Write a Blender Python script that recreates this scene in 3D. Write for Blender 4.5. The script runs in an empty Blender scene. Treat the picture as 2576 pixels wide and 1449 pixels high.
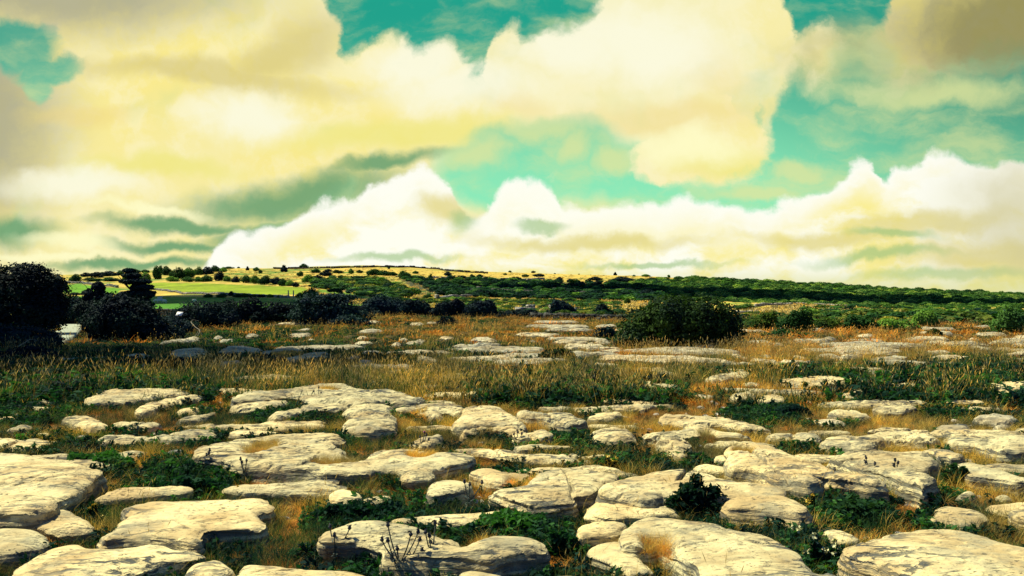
import bpy, bmesh, math, random
import numpy as np
from mathutils import Vector, Matrix
scene = bpy.context.scene
COL = scene.collection
R = math.radians
rng = np.random.default_rng(7)

# ---------------------------------------------------------------- camera
CAM_H = 1.6
HW, HH = 0.6, 0.3375            # tangent of the half angles
HZ = 0.512                      # where the true horizon stands in the frame (0 top, 1 bottom)
cam = bpy.data.cameras.new('camera'); cam.sensor_width = 36; cam.lens = 18 / HW
cam.clip_start = 0.05; cam.clip_end = 20000
camo = bpy.data.objects.new('camera', cam); COL.objects.link(camo)
camo.location = (0, 0, CAM_H); camo.rotation_euler = (R(90) + math.atan((HZ - .5) * 2 * HH), 0, 0)
scene.camera = camo
scene.render.resolution_x, scene.render.resolution_y = 1024, 576
scene.view_settings.view_transform = 'Standard'; scene.view_settings.look = 'None'
scene.view_settings.exposure = 0.7; scene.view_settings.gamma = 1

def srgb(r, g, b):
    f = lambda c: c / 12.92 if c <= .04045 else ((c + .055) / 1.055) ** 2.4
    return (f(r / 255), f(g / 255), f(b / 255), 1)

# ---------------------------------------------------------------- sun
SUN_AZ, SUN_EL = R(-62), R(54)
sdir = Vector((math.sin(SUN_AZ) * math.cos(SUN_EL), math.cos(SUN_AZ) * math.cos(SUN_EL), math.sin(SUN_EL)))
sl = bpy.data.lights.new('sun', 'SUN'); sl.energy = 5.0; sl.angle = R(.5); sl.color = (1, .92, .66)
so = bpy.data.objects.new('sun', sl); COL.objects.link(so); so.rotation_euler = (-sdir).to_track_quat('-Z', 'Y').to_euler()
so.location = sdir * 50

# ---------------------------------------------------------------- node helper
class NT:
    def __init__(s, tree): s.t = tree; s.n = tree.nodes; s.l = tree.links
    def node(s, ty, **kw):
        n = s.n.new(ty)
        for k, v in kw.items():
            if k.startswith('i_'): s.set(n.inputs[k[2:].replace('_', ' ')], v)
            else: setattr(n, k, v)
        return n
    def set(s, inp, v):
        if isinstance(v, bpy.types.NodeSocket): s.l.new(v, inp)
        elif v is not None: inp.default_value = v
    def math(s, op, a, b=None, c=None, clamp=False):
        n = s.n.new('ShaderNodeMath'); n.operation = op; n.use_clamp = clamp
        s.set(n.inputs[0], a); s.set(n.inputs[1], b) if b is not None else None
        if c is not None: s.set(n.inputs[2], c)
        return n.outputs[0]
    def vmath(s, op, a, b=None, scale=None):
        n = s.n.new('ShaderNodeVectorMath'); n.operation = op
        s.set(n.inputs[0], a)
        if b is not None: s.set(n.inputs[1], b)
        if scale is not None: s.set(n.inputs['Scale'], scale)
        return n.outputs[0]
    def mix(s, f, a, b, mode='MIX'):
        n = s.n.new('ShaderNodeMix'); n.data_type = 'RGBA'; n.blend_type = mode
        s.set(n.inputs[0], f); s.set(n.inputs[6], a); s.set(n.inputs[7], b)
        return n.outputs[2]
    def step(s, v, lo, hi, smooth=True):
        n = s.n.new('ShaderNodeMapRange'); n.interpolation_type = 'SMOOTHSTEP' if smooth else 'LINEAR'
        s.set(n.inputs[0], v); n.inputs[1].default_value = lo; n.inputs[2].default_value = hi
        return n.outputs[0]
    def noise(s, vec, scale, detail=4, rough=.5, lac=2, dist=0, col=False, ntype=None):
        n = s.n.new('ShaderNodeTexNoise')
        if ntype: n.noise_type = ntype
        s.set(n.inputs['Vector'], vec); n.inputs['Scale'].default_value = scale; n.inputs['Detail'].default_value = detail
        n.inputs['Roughness'].default_value = rough; n.inputs['Lacunarity'].default_value = lac; n.inputs['Distortion'].default_value = dist
        return n.outputs['Color' if col else 'Fac']
    def curve(s, v, pts):
        n = s.n.new('ShaderNodeFloatCurve'); c = n.mapping.curves[0]
        s.set(n.inputs['Value'], v)
        pts = sorted(pts)
        while len(c.points) < len(pts): c.points.new(.5, .5)
        for p, q in zip(c.points, pts): p.location = q; p.handle_type = 'AUTO_CLAMPED'
        n.mapping.use_clip = False; n.mapping.update()
        return n.outputs[0]

# ---------------------------------------------------------------- sky and clouds, laid out by direction
w = bpy.data.worlds.new('World'); scene.world = w; w.use_nodes = True
T = NT(w.node_tree); T.n.clear()
out = T.node('ShaderNodeOutputWorld'); bg = T.node('ShaderNodeBackground')
T.l.new(bg.outputs[0], out.inputs[0])
sky = T.node('ShaderNodeTexSky'); sky.sky_type = 'NISHITA'; sky.sun_disc = False
sky.sun_elevation = SUN_EL; sky.sun_rotation = SUN_AZ; sky.air_density = 1; sky.dust_density = .6; sky.ozone_density = 1.5
bg.inputs[1].default_value = 0.1
tc = T.node('ShaderNodeTexCoord'); D = tc.outputs['Generated']
sp = T.node('ShaderNodeSeparateXYZ'); T.l.new(D, sp.inputs[0])
dx, dy, dz = sp.outputs
dyc = T.math('MAXIMUM', dy, .06)
U = T.math('DIVIDE', dx, dyc); V = T.math('DIVIDE', dz, dyc)
S0 = T.math('MULTIPLY_ADD', U, 1 / (2 * HW), .5); T0 = T.math('MULTIPLY_ADD', V, -1 / (2 * HH), HZ)
cb = T.node('ShaderNodeCombineXYZ'); T.set(cb.inputs[0], S0); T.set(cb.inputs[1], T.math('MULTIPLY', T0, .5625)); P = cb.outputs[0]
# warps: big lazy one and a fine billowing one
w1 = T.vmath('SUBTRACT', T.noise(P, 5, 3, .5, col=True), (.5, .5, .5))
w2 = T.vmath('SUBTRACT', T.noise(P, 13, 9, .6, col=True), (.5, .5, .5))
warp = T.vmath('ADD', T.vmath('SCALE', w1, scale=.03), T.vmath('SCALE', w2, scale=.062))
PW = T.vmath('ADD', P, warp)
PS = T.vmath('ADD', P, T.vmath('ADD', T.vmath('SCALE', w1, scale=.05), T.vmath('SCALE', w2, scale=.045)))
sw = T.node('ShaderNodeSeparateXYZ'); T.l.new(PW, sw.inputs[0])
SX = sw.outputs[0]; TY = T.math('DIVIDE', sw.outputs[1], .5625)
def cp(lst): return [((x / 2576 + .2) / 1.4, (y / 1449 + .3) / 1.6) for x, y in lst]   # curves take 0..1
SXn = T.math('DIVIDE', T.math('ADD', SX, .2), 1.4)
def curve_y(lst): return T.math('SUBTRACT', T.math('MULTIPLY', T.curve(SXn, cp(lst)), 1.6), .3)
top1 = curve_y([(-500, -400), (640, -300), (780, -120), (846, 20), (885, 100), (930, 85), (980, 62), (1020, 75), (1075, 105), (1110, 90), (1150, 130), (1205, 185), (1228, 120), (1245, 60), (1275, 42), (1310, 88), (1345, 85), (1395, 52), (1440, 45), (1500, 5), (1560, -150), (1900, -120), (1985, 5), (2010, 75), (2060, 50), (2130, 75), (2200, 55), (2250, 15), (2300, -150), (3000, -300)])
bot1 = curve_y([(-500, 1000), (1800, 1000), (1860, 700), (1900, 520), (1925, 400), (1925, 320), (1990, 215), (2060, 235), (2130, 245), (2300, 215), (2450, 190), (2576, 172), (3000, 150)])
top6 = curve_y([(-500, 1400), (440, 760), (500, 650), (560, 598), (640, 570), (700, 552), (750, 516), (850, 506), (930, 476), (1000, 445), (1040, 428), (1090, 438), (1135, 462), (1160, 510), (1195, 552), (1235, 522), (1260, 488), (1300, 462), (1360, 460), (1410, 482), (1440, 506), (1580, 506), (1700, 497), (1760, 502), (1820, 522), (1905, 526), (1950, 500), (2060, 458), (2110, 420), (2150, 386), (2185, 392), (2215, 446), (2265, 408), (2310, 404), (2350, 378), (2400, 386), (2440, 406), (3000, 420)])
def ell(X, Y, rx, ry, rot=0, src=None):
    m = T.node('ShaderNodeMapping', vector_type='TEXTURE'); T.set(m.inputs[0], PS if src is None else src)
    m.inputs['Location'].default_value = (X / 2576, Y / 1449 * .5625, 0); m.inputs['Rotation'].default_value = (0, 0, R(rot))
    m.inputs['Scale'].default_value = (rx / 2576, ry / 2576, 1)
    m2 = T.vmath('MULTIPLY', m.outputs[0], (1, 1, 0))
    g = T.node('ShaderNodeTexGradient', gradient_type='SPHERICAL'); T.l.new(m2, g.inputs[0])
    return g.outputs['Fac']
def maxall(l):
    a = l[0]
    for b in l[1:]: a = T.math('MAXIMUM', a, b)
    return a
fine = T.noise(PW, 26, 6, .6); med = T.noise(PS, 7, 4, .55)
soft = T.noise(PS, 2.6, 5, .5)
# blue-green sky between the clouds
teal = T.mix(T.step(T0, .02, .36), srgb(20, 162, 136), srgb(140, 236, 184))
teal = T.mix(T.math('MULTIPLY', ell(2620, 260, 800, 420, 0, P), .75), teal, srgb(62, 140, 112))  # blue-green darkened toward the right edge, a vignette painted into the sky
nish = T.vmath('MULTIPLY', sky.outputs[0], (.10, .10, .10))
teal = T.mix(.04, teal, nish)
# upper cloud mass
a1 = T.math('SUBTRACT', TY, top1); b1 = T.math('SUBTRACT', bot1, TY)
m_up = T.math('MULTIPLY', T.step(T.math('ADD', a1, T.math('MULTIPLY', T.math('SUBTRACT', fine, .5), .08)), -.010, .030), T.step(T.math('ADD', b1, T.math('MULTIPLY', T.math('SUBTRACT', fine, .5), .10)), -.03, .07))
gap1 = maxall([ell(1420, 420, 340, 120), ell(1240, 440, 170, 120), ell(1600, 440, 220, 110), ell(1760, 500, 280, 70), ell(1900, 500, 190, 110)])
gap1 = T.step(T.math('ADD', gap1, T.math('MULTIPLY', T.math('SUBTRACT', med, .5), .9)), .02, .50)
m_up = T.math('MULTIPLY', m_up, T.math('SUBTRACT', 1, gap1))
puff = maxall([ell(1770, 375, 200, 110), ell(1690, 390, 130, 90), ell(1860, 350, 110, 90), ell(1820, 300, 90, 90)])
puff = T.step(T.math('ADD', puff, T.math('MULTIPLY', T.math('SUBTRACT', fine, .5), .8)), .08, .42)
m_up = T.math('MAXIMUM', m_up, puff)
hole = T.math('ADD', maxall([ell(30, 120, 130, 85), ell(110, 175, 110, 50, -10), ell(90, 215, 50, 60)]), T.math('MULTIPLY', T.math('SUBTRACT', fine, .5), .5))
m_up = T.math('MULTIPLY', m_up, T.math('SUBTRACT', 1, T.math('MULTIPLY', T.step(hole, .05, .45), .9)))
m_up = T.math('MULTIPLY', m_up, T.math('SUBTRACT', 1, T.math('MULTIPLY', T.step(ell(2160, 150, 110, 130, 20, PS), .0, .8), .7)))
wisp = T.math('MULTIPLY', ell(2480, 60, 620, 300, 0, PS), T.step(med, .3, .62))
cu = T.mix(T.step(soft, .32, .66), srgb(250, 234, 140), srgb(246, 240, 190))
cu = T.mix(T.math('MULTIPLY', T.step(fine, .40, .62), .40), cu, srgb(254, 248, 212))
def shade(base, col, k, *els):
    g = T.math('MULTIPLY', maxall([ell(*e) for e in els]), T.math('ADD', .55, T.math('MULTIPLY', fine, .9)))
    return T.mix(T.math('MULTIPLY', T.step(g, 0, .8), k), base, srgb(*col))
cu = shade(cu, (168, 166, 138), .85, (60, -40, 900, 200, 0), (-60, 300, 330, 420, 0))  # clouds greyed at top left, vignette darkening put into their colour
cu = shade(cu, (206, 192, 122), .6, (520, 190, 560, 50, 5), (780, 100, 190, 110, -40), (700, 150, 300, 70, -20))
cu = shade(cu, (240, 216, 132), .5, (1700, 300, 380, 56, -4), (1800, 190, 160, 90, 30), (200, 300, 200, 40, 0), (1250, 260, 190, 50, 20))
cu = shade(cu, (240, 232, 130), .8, (1000, 345, 480, 70, 0), (420, 415, 300, 40, 0), (1830, 400, 200, 60, 0))
cu = shade(cu, (112, 164, 116), .95, (740, 490, 420, 82, -6), (450, 562, 300, 34, 2), (640, 580, 260, 52, -14), (30, 580, 170, 62, 0), (430, 622, 240, 26, 3), (960, 420, 280, 34, -8), (330, 668, 360, 22, 0))
cu = shade(cu, (252, 250, 222), .95, (1600, 120, 420, 150, 10), (1150, 230, 330, 90, 0), (620, 290, 220, 90, 0), (1050, 160, 190, 110, 0), (1450, 130, 240, 130, 0), (180, 460, 260, 60, 0))
cu = shade(cu, (255, 252, 200), .9, (1740, 370, 220, 62, 0), (380, 520, 190, 18, 5), (190, 610, 200, 30, 5), (130, 645, 260, 16, 0))
cu = shade(cu, (128, 124, 76), .85, (2560, 60, 520, 260, 0))  # top right corner clouds darkened likewise as painted vignette
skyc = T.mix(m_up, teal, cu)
skyc = T.mix(T.math('MULTIPLY', T.step(ell(2240, 130, 360, 130, 0, PS), 0, .6), T.math('MULTIPLY', T.step(med, .42, .62), .75)), skyc, srgb(190, 186, 130))
# thin veils in the gaps
veil = T.math('MULTIPLY', T.step(T.noise(T.vmath('MULTIPLY', PS, (1, 2.6, 1)), 6, 7, .6), .44, .68), .6)
puffs = T.math('MULTIPLY', T.step(T.math('ADD', maxall([ell(1190, 395, 160, 70), ell(1440, 375, 70, 60), ell(1350, 340, 200, 60), ell(1560, 395, 130, 50), ell(2020, 420, 120, 45), ell(1900, 480, 240, 40), ell(2350, 230, 420, 60)]), T.math('MULTIPLY', T.math('SUBTRACT', fine, .5), 1.0)), .0, .85), .75)
veil = T.math('MAXIMUM', veil, puffs)
skyc = T.mix(T.math('MULTIPLY', veil, T.math('SUBTRACT', 1, m_up)), skyc, srgb(226, 230, 158))
# low bank of cumulus
a6 = T.math('SUBTRACT', TY, top6)
depth6 = T.step(a6, 0, .16)
c6 = T.mix(T.step(T.noise(T.vmath('MULTIPLY', PS, (1, 1.9, 1)), 9, 8, .6), .40, .58), srgb(250, 238, 150), srgb(255, 255, 240))
c6 = T.mix(T.math('SUBTRACT', 1, T.step(a6, .0, .10)), c6, srgb(255, 255, 244))
c6 = T.mix(T.math('MULTIPLY', T.step(ell(1350, 540, 700, 110), 0, .8), .45), c6, srgb(255, 255, 238))
c6 = shade(c6, (226, 214, 132), .8, (2330, 560, 330, 52, -6), (1130, 530, 120, 50, 0), (1500, 600, 420, 26, 0), (2080, 600, 300, 30, 0), (2480, 640, 420, 60, 0))
c6 = shade(c6, (158, 196, 130), .7, (990, 648, 240, 16, 0), (1640, 652, 300, 12, 0), (2240, 592, 150, 18, 4), (2200, 640, 260, 20, -3), (1370, 560, 90, 20, 0), (2400, 690, 360, 24, 0), (1160, 560, 60, 40, 0))
c6 = shade(c6, (208, 202, 158), .7, (2640, 560, 420, 260, 0))
m6 = T.step(T.math('ADD', a6, T.math('MULTIPLY', T.math('SUBTRACT', fine, .5), .03)), -.004, .014)
skyc = T.mix(m6, skyc, c6)
low = T.math('MULTIPLY', T.step(T0, .455, .50), .6)
skyc = T.mix(low, skyc, srgb(214, 216, 140))
# everything outside the view: clear deep sky with a few loose clouds
fwd = T.math('MULTIPLY', T.step(dy, .30, .62), T.step(T0, -.55, -.1))
back = T.vmath('MULTIPLY', sky.outputs[0], (.020, .052, .105))
bcl = T.step(T.noise(T.vmath('MULTIPLY', D, (1, 1, 2.2)), 2.4, 6, .55), .54, .68)
back = T.mix(T.math('MULTIPLY', bcl, .55), back, srgb(190, 190, 150))
fin = T.mix(fwd, back, skyc)
T.set(bg.inputs[0], T.vmath('SCALE', fin, scale=10.0 / 2 ** .7))
w.cycles.sampling_method = 'MANUAL'; w.cycles.sample_map_resolution = 512
# ---------------------------------------------------------------- numeric helpers
def _hash(ix, iy, iz, seed):
    h = (ix.astype(np.int64) * 374761393 + iy.astype(np.int64) * 668265263 + iz.astype(np.int64) * 2147483647 + seed * 1274126177) & 0xffffffff
    h = ((h ^ (h >> 13)) * 1274126177) & 0xffffffff
    h = ((h ^ (h >> 16)) * 2246822519) & 0xffffffff
    return ((h ^ (h >> 15)) & 0xffff) / 65535.0
def vn(x, y, z=0.0, seed=0):
    """value noise, about -1..1"""
    x, y, z = np.broadcast_arrays(np.asarray(x, float), y, z)
    ix, iy, iz = np.floor(x), np.floor(y), np.floor(z)
    fx, fy, fz = x - ix, y - iy, z - iz
    fx, fy, fz = (f * f * (3 - 2 * f) for f in (fx, fy, fz))
    r = 0
    for a in (0, 1):
        for b in (0, 1):
            for c in (0, 1):
                r = r + _hash(ix + a, iy + b, iz + c, seed) * (fx if a else 1 - fx) * (fy if b else 1 - fy) * (fz if c else 1 - fz)
    return r * 2 - 1
def fbm(x, y, z=0.0, seed=0, octv=4):
    s, a = 0, 1.0
    for i in range(octv):
        s = s + a * vn(np.asarray(x) * 2 ** i, np.asarray(y) * 2 ** i, np.asarray(z) * 2 ** i, seed + i * 17); a *= .5
    return s / 1.6
def inside(px, py, poly):
    poly = np.asarray(poly, float); c = np.zeros(np.shape(px), bool); j = len(poly) - 1
    for i in range(len(poly)):
        xi, yi = poly[i]; xj, yj = poly[j]
        if yi != yj:
            c ^= ((yi > py) != (yj > py)) & (px < (xj - xi) * (py - yi) / (yj - yi) + xi)
        j = i
    return c
def edge_dist(px, py, poly):
    poly = np.asarray(poly, float); d = np.full(np.shape(px), 1e9)
    for i in range(len(poly)):
        a = poly[i]; b = poly[(i + 1) % len(poly)]; ab = b - a; L = (ab ** 2).sum() + 1e-12
        t = np.clip(((px - a[0]) * ab[0] + (py - a[1]) * ab[1]) / L, 0, 1)
        d = np.minimum(d, np.hypot(px - a[0] - t * ab[0], py - a[1] - t * ab[1]))
    return np.where(inside(px, py, poly), d, -d)

# ---------------------------------------------------------------- terrain
# photograph coordinates here are 3264 x 1836
def su(X): return (np.asarray(X, float) / 3264 - .5) * 2 * HW
def sv(Y): return (HZ - np.asarray(Y, float) / 1836) * 2 * HH
CREST_X = np.array([0, 215, 500, 880, 1200, 1520, 2030, 2280, 2600, 2910, 3100, 3264])
CREST_Y = np.array([880, 876, 862, 853, 846, 864, 880, 893, 910, 926, 932, 937])
KD = np.array([60, 110, 210, 360, 620.]); KF = np.array([0, .19, .465, .74, 1.])
BASE_Y = (HZ + CAM_H / 60 / (2 * HH)) * 1836
def terrain(x, y):
    x, y = np.broadcast_arrays(np.asarray(x, float), np.asarray(y, float))
    u = np.clip(x / np.maximum(y, 1), -1.6, 1.6)
    X = (u / (2 * HW) + .5) * 3264
    cy = np.interp(X, CREST_X, CREST_Y)
    d = np.clip(y, 60, 620)
    f = np.interp(np.log(d), np.log(KD), KF)
    Y = BASE_Y + f * (cy - BASE_Y)
    z = CAM_H + (HZ - Y / 1836) * 2 * HH * d
    far = np.clip((y - 60) / 60, 0, 1)
    z = z + far * (fbm(x / 35, y / 35, seed=3) * .9 * np.clip(d / 300, 0, 1) + fbm(x / 9, y / 9, seed=5) * .22)
    # a valley side with a rocky step, in the middle of the view
    beyond = np.clip((y - 620) / 600, 0, 1)
    z = np.where(y > 620, z * (1 - beyond * beyond * (3 - 2 * beyond)) , z)
    ridge = np.clip((y - 2000) / 900, 0, 1)
    z = z + ridge * (12 + 4 * np.sin(x / 700.0 + 1.1))
    near = 1 - far
    z = z + near * (fbm(x / 3.1, y / 3.1, seed=11) * .045 + vn(x / .6, y / .6, seed=12) * .018)
    return z
def ground_hit(X, Y):
    """where the sight line through photo pixel X, Y meets the terrain"""
    u, v = float(su(X)), float(sv(Y))
    ds = np.exp(np.linspace(np.log(2.5), np.log(617), 700))
    g = CAM_H + v * ds - terrain(u * ds, ds)
    k = np.argmax(g < 0) if (g < 0).any() else len(ds) - 1
    d = ds[k]
    return np.array([u * d, d, float(terrain(u * d, d))])
def plane_hit(X, Y, h):
    X = np.asarray(X, float); Y = np.asarray(Y, float)
    d = (h - CAM_H) / np.minimum(sv(Y), -.004)
    return su(X) * d, d

# ---------------------------------------------------------------- object helpers
def tag(o, label=None, cat=None, group=None, kind=None):
    for k, v in (('label', label), ('category', cat), ('group', group), ('kind', kind)):
        if v: o[k] = v
    return o
def mesh_np(name, verts, faces_list, mat=None, smooth=False):
    """faces_list: list of int arrays, each (n, k)"""
    me = bpy.data.meshes.new(name)
    verts = np.asarray(verts, np.float32)
    me.vertices.add(len(verts)); me.vertices.foreach_set('co', verts.ravel())
    idx = np.concatenate([np.asarray(f, np.int32).ravel() for f in faces_list])
    tot = np.concatenate([np.full(len(f), np.asarray(f).shape[1], np.int32) for f in faces_list])
    st = np.concatenate([[0], np.cumsum(tot)[:-1]]).astype(np.int32)
    me.loops.add(len(idx)); me.loops.foreach_set('vertex_index', idx)
    me.polygons.add(len(tot)); me.polygons.foreach_set('loop_start', st)
    if smooth: me.polygons.foreach_set('use_smooth', np.ones(len(tot), bool))
    me.update(calc_edges=True)
    if mat: me.materials.append(mat)
    return me
def link(name, me, parent=None, loc=None):
    o = bpy.data.objects.new(name, me); COL.objects.link(o)
    if parent: o.parent = parent
    if loc is not None: o.location = loc
    return o
def empty(name, loc, rz=0):
    o = bpy.data.objects.new(name, None); COL.objects.link(o); o.location = loc; o.rotation_euler = (0, 0, rz); o.empty_display_size = .2
    return o
class MB:
    """collects numpy pieces into one mesh"""
    def __init__(s): s.v = []; s.f = {}; s.n = 0; s.mi = {}
    def add(s, v, f, m=0):
        v = np.asarray(v, float); f = np.asarray(f, int) + s.n
        s.f.setdefault((f.shape[1], m), []).append(f); s.v.append(v); s.n += len(v)
    def tube(s, pts, rad, k=5, m=0):
        pts = np.asarray(pts, float); n = len(pts); rad = np.broadcast_to(rad, n)
        t = np.gradient(pts, axis=0); t /= np.linalg.norm(t, axis=1)[:, None] + 1e-9
        ref = np.where(np.abs(t[:, 2:3]) > .9, np.array([[1, 0, 0]]), np.array([[0, 0, 1.]]))
        a = np.cross(t, ref); a /= np.linalg.norm(a, axis=1)[:, None] + 1e-9; b = np.cross(t, a)
        an = np.arange(k) / k * 2 * math.pi
        v = pts[:, None] + rad[:, None, None] * (a[:, None] * np.cos(an)[None, :, None] + b[:, None] * np.sin(an)[None, :, None])
        i = np.arange(n - 1)[:, None] * k; j = np.arange(k)[None]; j2 = (j + 1) % k
        f = np.stack([i + j, i + j2, i + k + j2, i + k + j], -1).reshape(-1, 4)
        s.add(v.reshape(-1, 3), f, m)
        s.add(v[-1], np.arange(k)[None], m); s.add(v[0], np.arange(k)[::-1][None], m)
    def build(s, name, mats, smooth=False):
        mats = mats if isinstance(mats, (list, tuple)) else [mats]
        keys = list(s.f); fl = [np.concatenate(s.f[k]) for k in keys]
        me = mesh_np(name, np.concatenate(s.v), fl, None, smooth)
        for m in mats: me.materials.append(m)
        me.polygons.foreach_set('material_index', np.concatenate([np.full(len(f), k[1], np.int32) for k, f in zip(keys, fl)]))
        return me
def leaf_quads(c, nrm, size, rg, aspect=1.5):
    """diamond leaves at centres c facing nrm"""
    n = len(c); r = rg.normal(size=(n, 3)); a = np.cross(nrm, r); a /= np.linalg.norm(a, axis=1)[:, None] + 1e-9
    b = np.cross(nrm, a); b /= np.linalg.norm(b, axis=1)[:, None] + 1e-9
    s = (np.broadcast_to(size, n) * rg.uniform(.6, 1.3, n))[:, None]
    nn = nrm / (np.linalg.norm(nrm, axis=1)[:, None] + 1e-9)
    v = np.stack([c - a * s * aspect * .5, c + b * s * .45 + nn * s * .12, c + a * s * aspect * .5, c - b * s * .45 + nn * s * .12], 1).reshape(-1, 3)
    return v, np.arange(4 * n).reshape(-1, 4)

# ---------------------------------------------------------------- materials
def mat(name):
    m = bpy.data.materials.new(name); m.use_nodes = True; t = NT(m.node_tree); t.n.clear()
    o = t.node('ShaderNodeOutputMaterial'); return m, t, o
def leafy(name, c1, c2, c3=None, trans=.3, tcol=None, scale=3.0, rough=.8, spread=.35, wscale=.9):
    """foliage: colours vary from clump to clump and from copy to copy"""
    m, t, o = mat(name)
    g = t.node('ShaderNodeTexCoord').outputs['Object']; inf = t.node('ShaderNodeObjectInfo')
    geo = t.node('ShaderNodeNewGeometry')
    n = t.noise(g, scale, 3, .6)
    f = t.math('ADD', t.math('MULTIPLY', t.step(n, .3, .7), .45), t.math('MULTIPLY', geo.outputs['Random Per Island'], .55))
    c = t.mix(f, c1, c2)
    if c3: c = t.mix(t.step(inf.outputs['Random'], .55, 1.0), c, c3)
    br = t.math('ADD', .86 - spread, t.math('MULTIPLY', inf.outputs['Random'], 2 * spread))
    c = t.vmath('SCALE', c, scale=br)
    wide = t.noise(geo.outputs['Position'], wscale, 4, .6)
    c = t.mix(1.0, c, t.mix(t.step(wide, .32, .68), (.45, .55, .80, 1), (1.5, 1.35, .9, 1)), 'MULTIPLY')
    p = t.node('ShaderNodeBsdfPrincipled'); t.set(p.inputs['Base Color'], c); p.inputs['Roughness'].default_value = rough
    p.inputs['Specular IOR Level'].default_value = .06
    tr = t.node('ShaderNodeBsdfTranslucent'); t.set(tr.inputs[0], t.vmath('MULTIPLY', c, tcol or (1.3, 1.3, .6)))
    mx = t.node('ShaderNodeMixShader'); mx.inputs[0].default_value = trans
    t.l.new(p.outputs[0], mx.inputs[1]); t.l.new(tr.outputs[0], mx.inputs[2]); t.l.new(mx.outputs[0], o.inputs[0])
    return m
def plain(name, c, rough=.7, var=.15, scale=8, metal=0):
    m, t, o = mat(name)
    g = t.node('ShaderNodeTexCoord').outputs['Object']
    n = t.noise(g, scale, 5, .6)
    col = t.mix(n, tuple(k * (1 - var * 1.5) for k in c[:3]) + (1,), tuple(min(1, k * (1 + var)) for k in c[:3]) + (1,))
    p = t.node('ShaderNodeBsdfPrincipled'); t.set(p.inputs['Base Color'], col); p.inputs['Roughness'].default_value = rough; p.inputs['Metallic'].default_value = metal
    b = t.node('ShaderNodeBump'); b.inputs['Strength'].default_value = .3; b.inputs['Distance'].default_value = .01; t.set(b.inputs['Height'], n); t.l.new(b.outputs[0], p.inputs['Normal'])
    t.l.new(p.outputs[0], o.inputs[0]); return m
def limestone(name, lite, tan, crack, grain=1.0):
    m, t, o = mat(name)
    g = t.node('ShaderNodeNewGeometry'); pos = g.outputs['Position']
    wv = t.vmath('ADD', pos, t.vmath('SCALE', t.vmath('SUBTRACT', t.noise(pos, 1.3 * grain, 3, .5, col=True), (.5, .5, .5)), scale=.07 / grain))
    c = t.mix(t.step(t.noise(pos, 2.2 * grain, 5, .6), .38, .66), lite, tan)
    c = t.mix(t.math('MULTIPLY', t.step(t.noise(pos, 14 * grain, 4, .7), .5, .75), .5), c, tuple(k * .62 for k in tan[:3]) + (1,))
    # weathering along the bedding planes: thin lines stretched across the slab
    bed = t.vmath('MULTIPLY', wv, (1.9 * grain, 6.0 * grain, 22 * grain))
    b1 = t.noise(bed, 1.0, 5, .62)
    line = t.math('SUBTRACT', 1, t.step(t.math('ABSOLUTE', t.math('SUBTRACT', b1, .5)), .010, .060))
    gate = t.math('MULTIPLY', t.step(t.noise(pos, .8 * grain, 5, .65), .40, .60), t.step(t.noise(t.vmath('MULTIPLY', pos, (5, 9, 9)), grain, 2), .42, .55))
    line = t.math('MULTIPLY', line, gate)
    pit = t.math('MULTIPLY', t.step(t.noise(t.vmath('MULTIPLY', wv, (1, 2.2, 3)), 16 * grain, 3, .6), .66, .72), t.step(t.noise(pos, 2.5 * grain, 2), .45, .6))
    spk = t.math('MULTIPLY', t.step(t.noise(t.vmath('MULTIPLY', wv, (1, 1.7, 2)), 22 * grain, 5, .7), .58, .63), t.step(t.noise(pos, 1.9 * grain, 5, .65), .42, .55))
    dark = t.math('MAXIMUM', t.math('MAXIMUM', line, pit), t.math('MULTIPLY', spk, .8))
    sep = t.node('ShaderNodeSeparateXYZ'); t.l.new(g.outputs['Normal'], sep.inputs[0])
    side = t.math('SUBTRACT', 1, t.step(sep.outputs[2], .35, .8))
    b2 = t.noise(t.vmath('MULTIPLY', wv, (2.0 * grain, 2.0 * grain, 20 * grain)), 1.0, 4, .65)
    sl_ = t.math('MULTIPLY', t.step(b2, .46, .53), side)
    dark = t.math('MAXIMUM', dark, t.math('MULTIPLY', sl_, .85))
    c = t.mix(t.math('MULTIPLY', dark, .95), c, crack)
    lich = t.math('MULTIPLY', t.step(t.noise(pos, 2.4 * grain, 9, .75), .50, .62), .6)
    c = t.mix(lich, c, (lite[0] * .42, lite[1] * .47, lite[2] * .60, 1))
    c = t.mix(t.math('MULTIPLY', t.step(t.noise(pos, 45 * grain, 3, .7), .55, .7), .35), c, crack)
    rnd = t.node('ShaderNodeObjectInfo').outputs['Random']
    c = t.mix(1.0, c, t.mix(rnd, (.74, .78, .84, 1), (1.06, 1.03, .98, 1)), 'MULTIPLY')
    p = t.node('ShaderNodeBsdfPrincipled'); t.set(p.inputs['Base Color'], c); p.inputs['Roughness'].default_value = .9
    p.inputs['Specular IOR Level'].default_value = .2
    h = t.math('SUBTRACT', t.math('MULTIPLY', t.noise(pos, 30 * grain, 6, .65), .25), t.math('MULTIPLY', dark, 1.0))
    h = t.math('ADD', h, t.math('MULTIPLY', t.noise(bed, .6, 5, .65), 1.4))
    b = t.node('ShaderNodeBump'); b.inputs['Strength'].default_value = .8; b.inputs['Distance'].default_value = .018 / grain; t.set(b.inputs['Height'], h)
    t.l.new(b.outputs[0], p.inputs['Normal']); t.l.new(p.outputs[0], o.inputs[0]); return m
M_ROCK = limestone('pale_limestone', (.72, .62, .31, 1), (.48, .36, .16, 1), (.035, .05, .06, 1))
M_FAR = limestone('dull_limestone', (.60, .54, .33, 1), (.42, .33, .17, 1), (.035, .05, .06, 1), .6)
M_STONE = limestone('wall_stone', (.60, .57, .46, 1), (.42, .37, .27, 1), (.02, .03, .04, 1), .6)
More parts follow.
